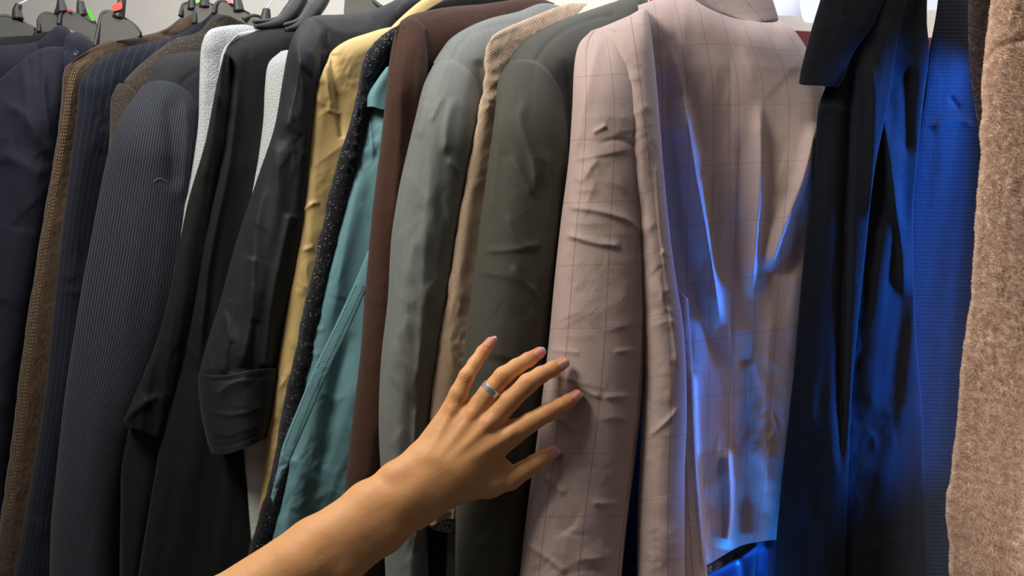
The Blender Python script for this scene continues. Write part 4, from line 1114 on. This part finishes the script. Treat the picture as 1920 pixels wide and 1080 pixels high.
bvh = BVHTree.FromPolygons([Vector(p) for p in HV], [tuple(int(i) for i in f) for f in HF])
def skin_z(x, y):
    h_ = bvh.ray_cast(Vector((x, y, 400)), Vector((0, 0, -1)))
    return h_[0].z if h_[0] is not None else None
Nn = NT('nail'); Nn.b.inputs['Roughness'].default_value = .25; Nn.b.inputs['Subsurface Weight'].default_value = .3
Nn.b.inputs['Subsurface Radius'].default_value = (.004, .002, .001); Nn.b.inputs['Coat Weight'].default_value = .3
uvn = Nn.n('ShaderNodeUVMap', uv_map='UVMap'); sp = Nn.n('ShaderNodeSeparateXYZ'); Nn.l(uvn.outputs[0], sp.inputs[0])
mr = Nn.n('ShaderNodeMapRange'); mr.inputs[1].default_value = .86; mr.inputs[2].default_value = .93; Nn.l(sp.outputs[1], mr.inputs[0])
Nn.l(Nn.mix(mr.outputs[0], srgb(226, 158, 146), srgb(232, 218, 204)), Nn.b.inputs['Base Color'])
M['nail'] = Nn.m
# nails: base centre, free-edge centre, half width, shift toward one side
for (bx, by, tx, ty, hw, ext) in ((913, 649, 931, 632, 6.6, 1), (1005, 667, 1022, 654, 8.2, 0), (1049, 687, 1067, 677, 8.4, 0), (1075, 748, 1091, 736, 7.4, 0), (1032, 856, 1050, 843, 7.2, 0)):
    d = np.array([tx - bx, ty - by], float); ln = np.linalg.norm(d); d /= ln; nrm = np.array([-d[1], d[0]])
    nr, nc = 13, 11
    G = []; UVs = []
    for i in range(nr):
        s_ = i / (nr - 1)
        wsc = math.sqrt(max(0, 1 - (max(0, .28 - s_) / .28)**2)) * .35 + .65 if s_ < .28 else 1.0
        if s_ > .72: wsc = math.sqrt(max(.05, 1 - ((s_ - .72) / .30)**2))
        for j in range(nc):
            q = (j / (nc - 1) * 2 - 1)
            x = bx + d[0] * ln * s_ + nrm[0] * hw * wsc * q; y = by + d[1] * ln * s_ + nrm[1] * hw * wsc * q
            z = skin_z(x, y)
            G.append([x, y, z if z is not None else np.nan]); UVs.append((j / (nc - 1), s_))
    G = np.array(G).reshape(nr, nc, 3)
    for i in range(nr):
        row = G[i]
        med = np.nanmax(row[:, 2]) if not np.all(np.isnan(row[:, 2])) else G[i - 1, nc // 2, 2] - 1.5
        q = np.linspace(-1, 1, nc)
        arch = med + .9 - 3.2 * q**2
        z = np.where(np.isnan(row[:, 2]), arch, np.maximum(row[:, 2] + .45, arch - 1.2))
        G[i, :, 2] = np.minimum(z, arch + .8)
    G[1:-1, :, 2] = (G[:-2, :, 2] + G[1:-1, :, 2] * 2 + G[2:, :, 2]) / 4
    top = G.reshape(-1, 3); botm = top.copy(); botm[:, 2] -= 1.4
    V = np.vstack([top, botm]); n = nr * nc; I = np.arange(n).reshape(nr, nc)
    fs = []
    for i in range(nr - 1):
        for j in range(nc - 1):
            fs.append((I[i, j], I[i, j + 1], I[i + 1, j + 1], I[i + 1, j])); fs.append(tuple(n + k for k in (I[i, j], I[i + 1, j], I[i + 1, j + 1], I[i, j + 1])))
    bd = list(I[0, :]) + list(I[1:, -1]) + list(I[-1, -2::-1]) + list(I[-2:0:-1, 0])
    for k in range(len(bd)):
        a1, b1 = bd[k], bd[(k + 1) % len(bd)]; fs.append((a1, a1 + n, b1 + n, b1))
    link_mesh('fingernail', h2w(V), fs, M['nail'], pe, uv=UVs + UVs)

# ring
rc = np.array([921.0, 731.0, 49.5]); ax = np.array([29.0, -33.0, 7.0]); ax /= np.linalg.norm(ax)
e1 = np.cross(ax, [0, 0, 1.0]); e1 /= np.linalg.norm(e1); e2 = np.cross(ax, e1)
prof_ = [(-6.4, 18.2), (-6.4, 19.6), (-5.0, 20.9), (5.0, 20.9), (6.4, 19.6), (6.4, 18.2)]
vs = []; fs = []; ns = 72
for k in range(ns):
    t = 2 * math.pi * k / ns
    for (a1, r1) in prof_: vs.append(rc + ax * a1 + (e1 * math.cos(t) + e2 * math.sin(t)) * r1)
npf = len(prof_)
for k in range(ns):
    for j in range(npf):
        fs.append((k * npf + j, k * npf + (j + 1) % npf, ((k + 1) % ns) * npf + (j + 1) % npf, ((k + 1) % ns) * npf + j))
ro = link_mesh('finger_ring', h2w(np.array(vs)), fs, plain('dark_polished_steel', srgb(225, 225, 228), .34, .85), None, smooth=False)
tag(ro, 'plain wide silver band worn on the ring finger', 'ring')
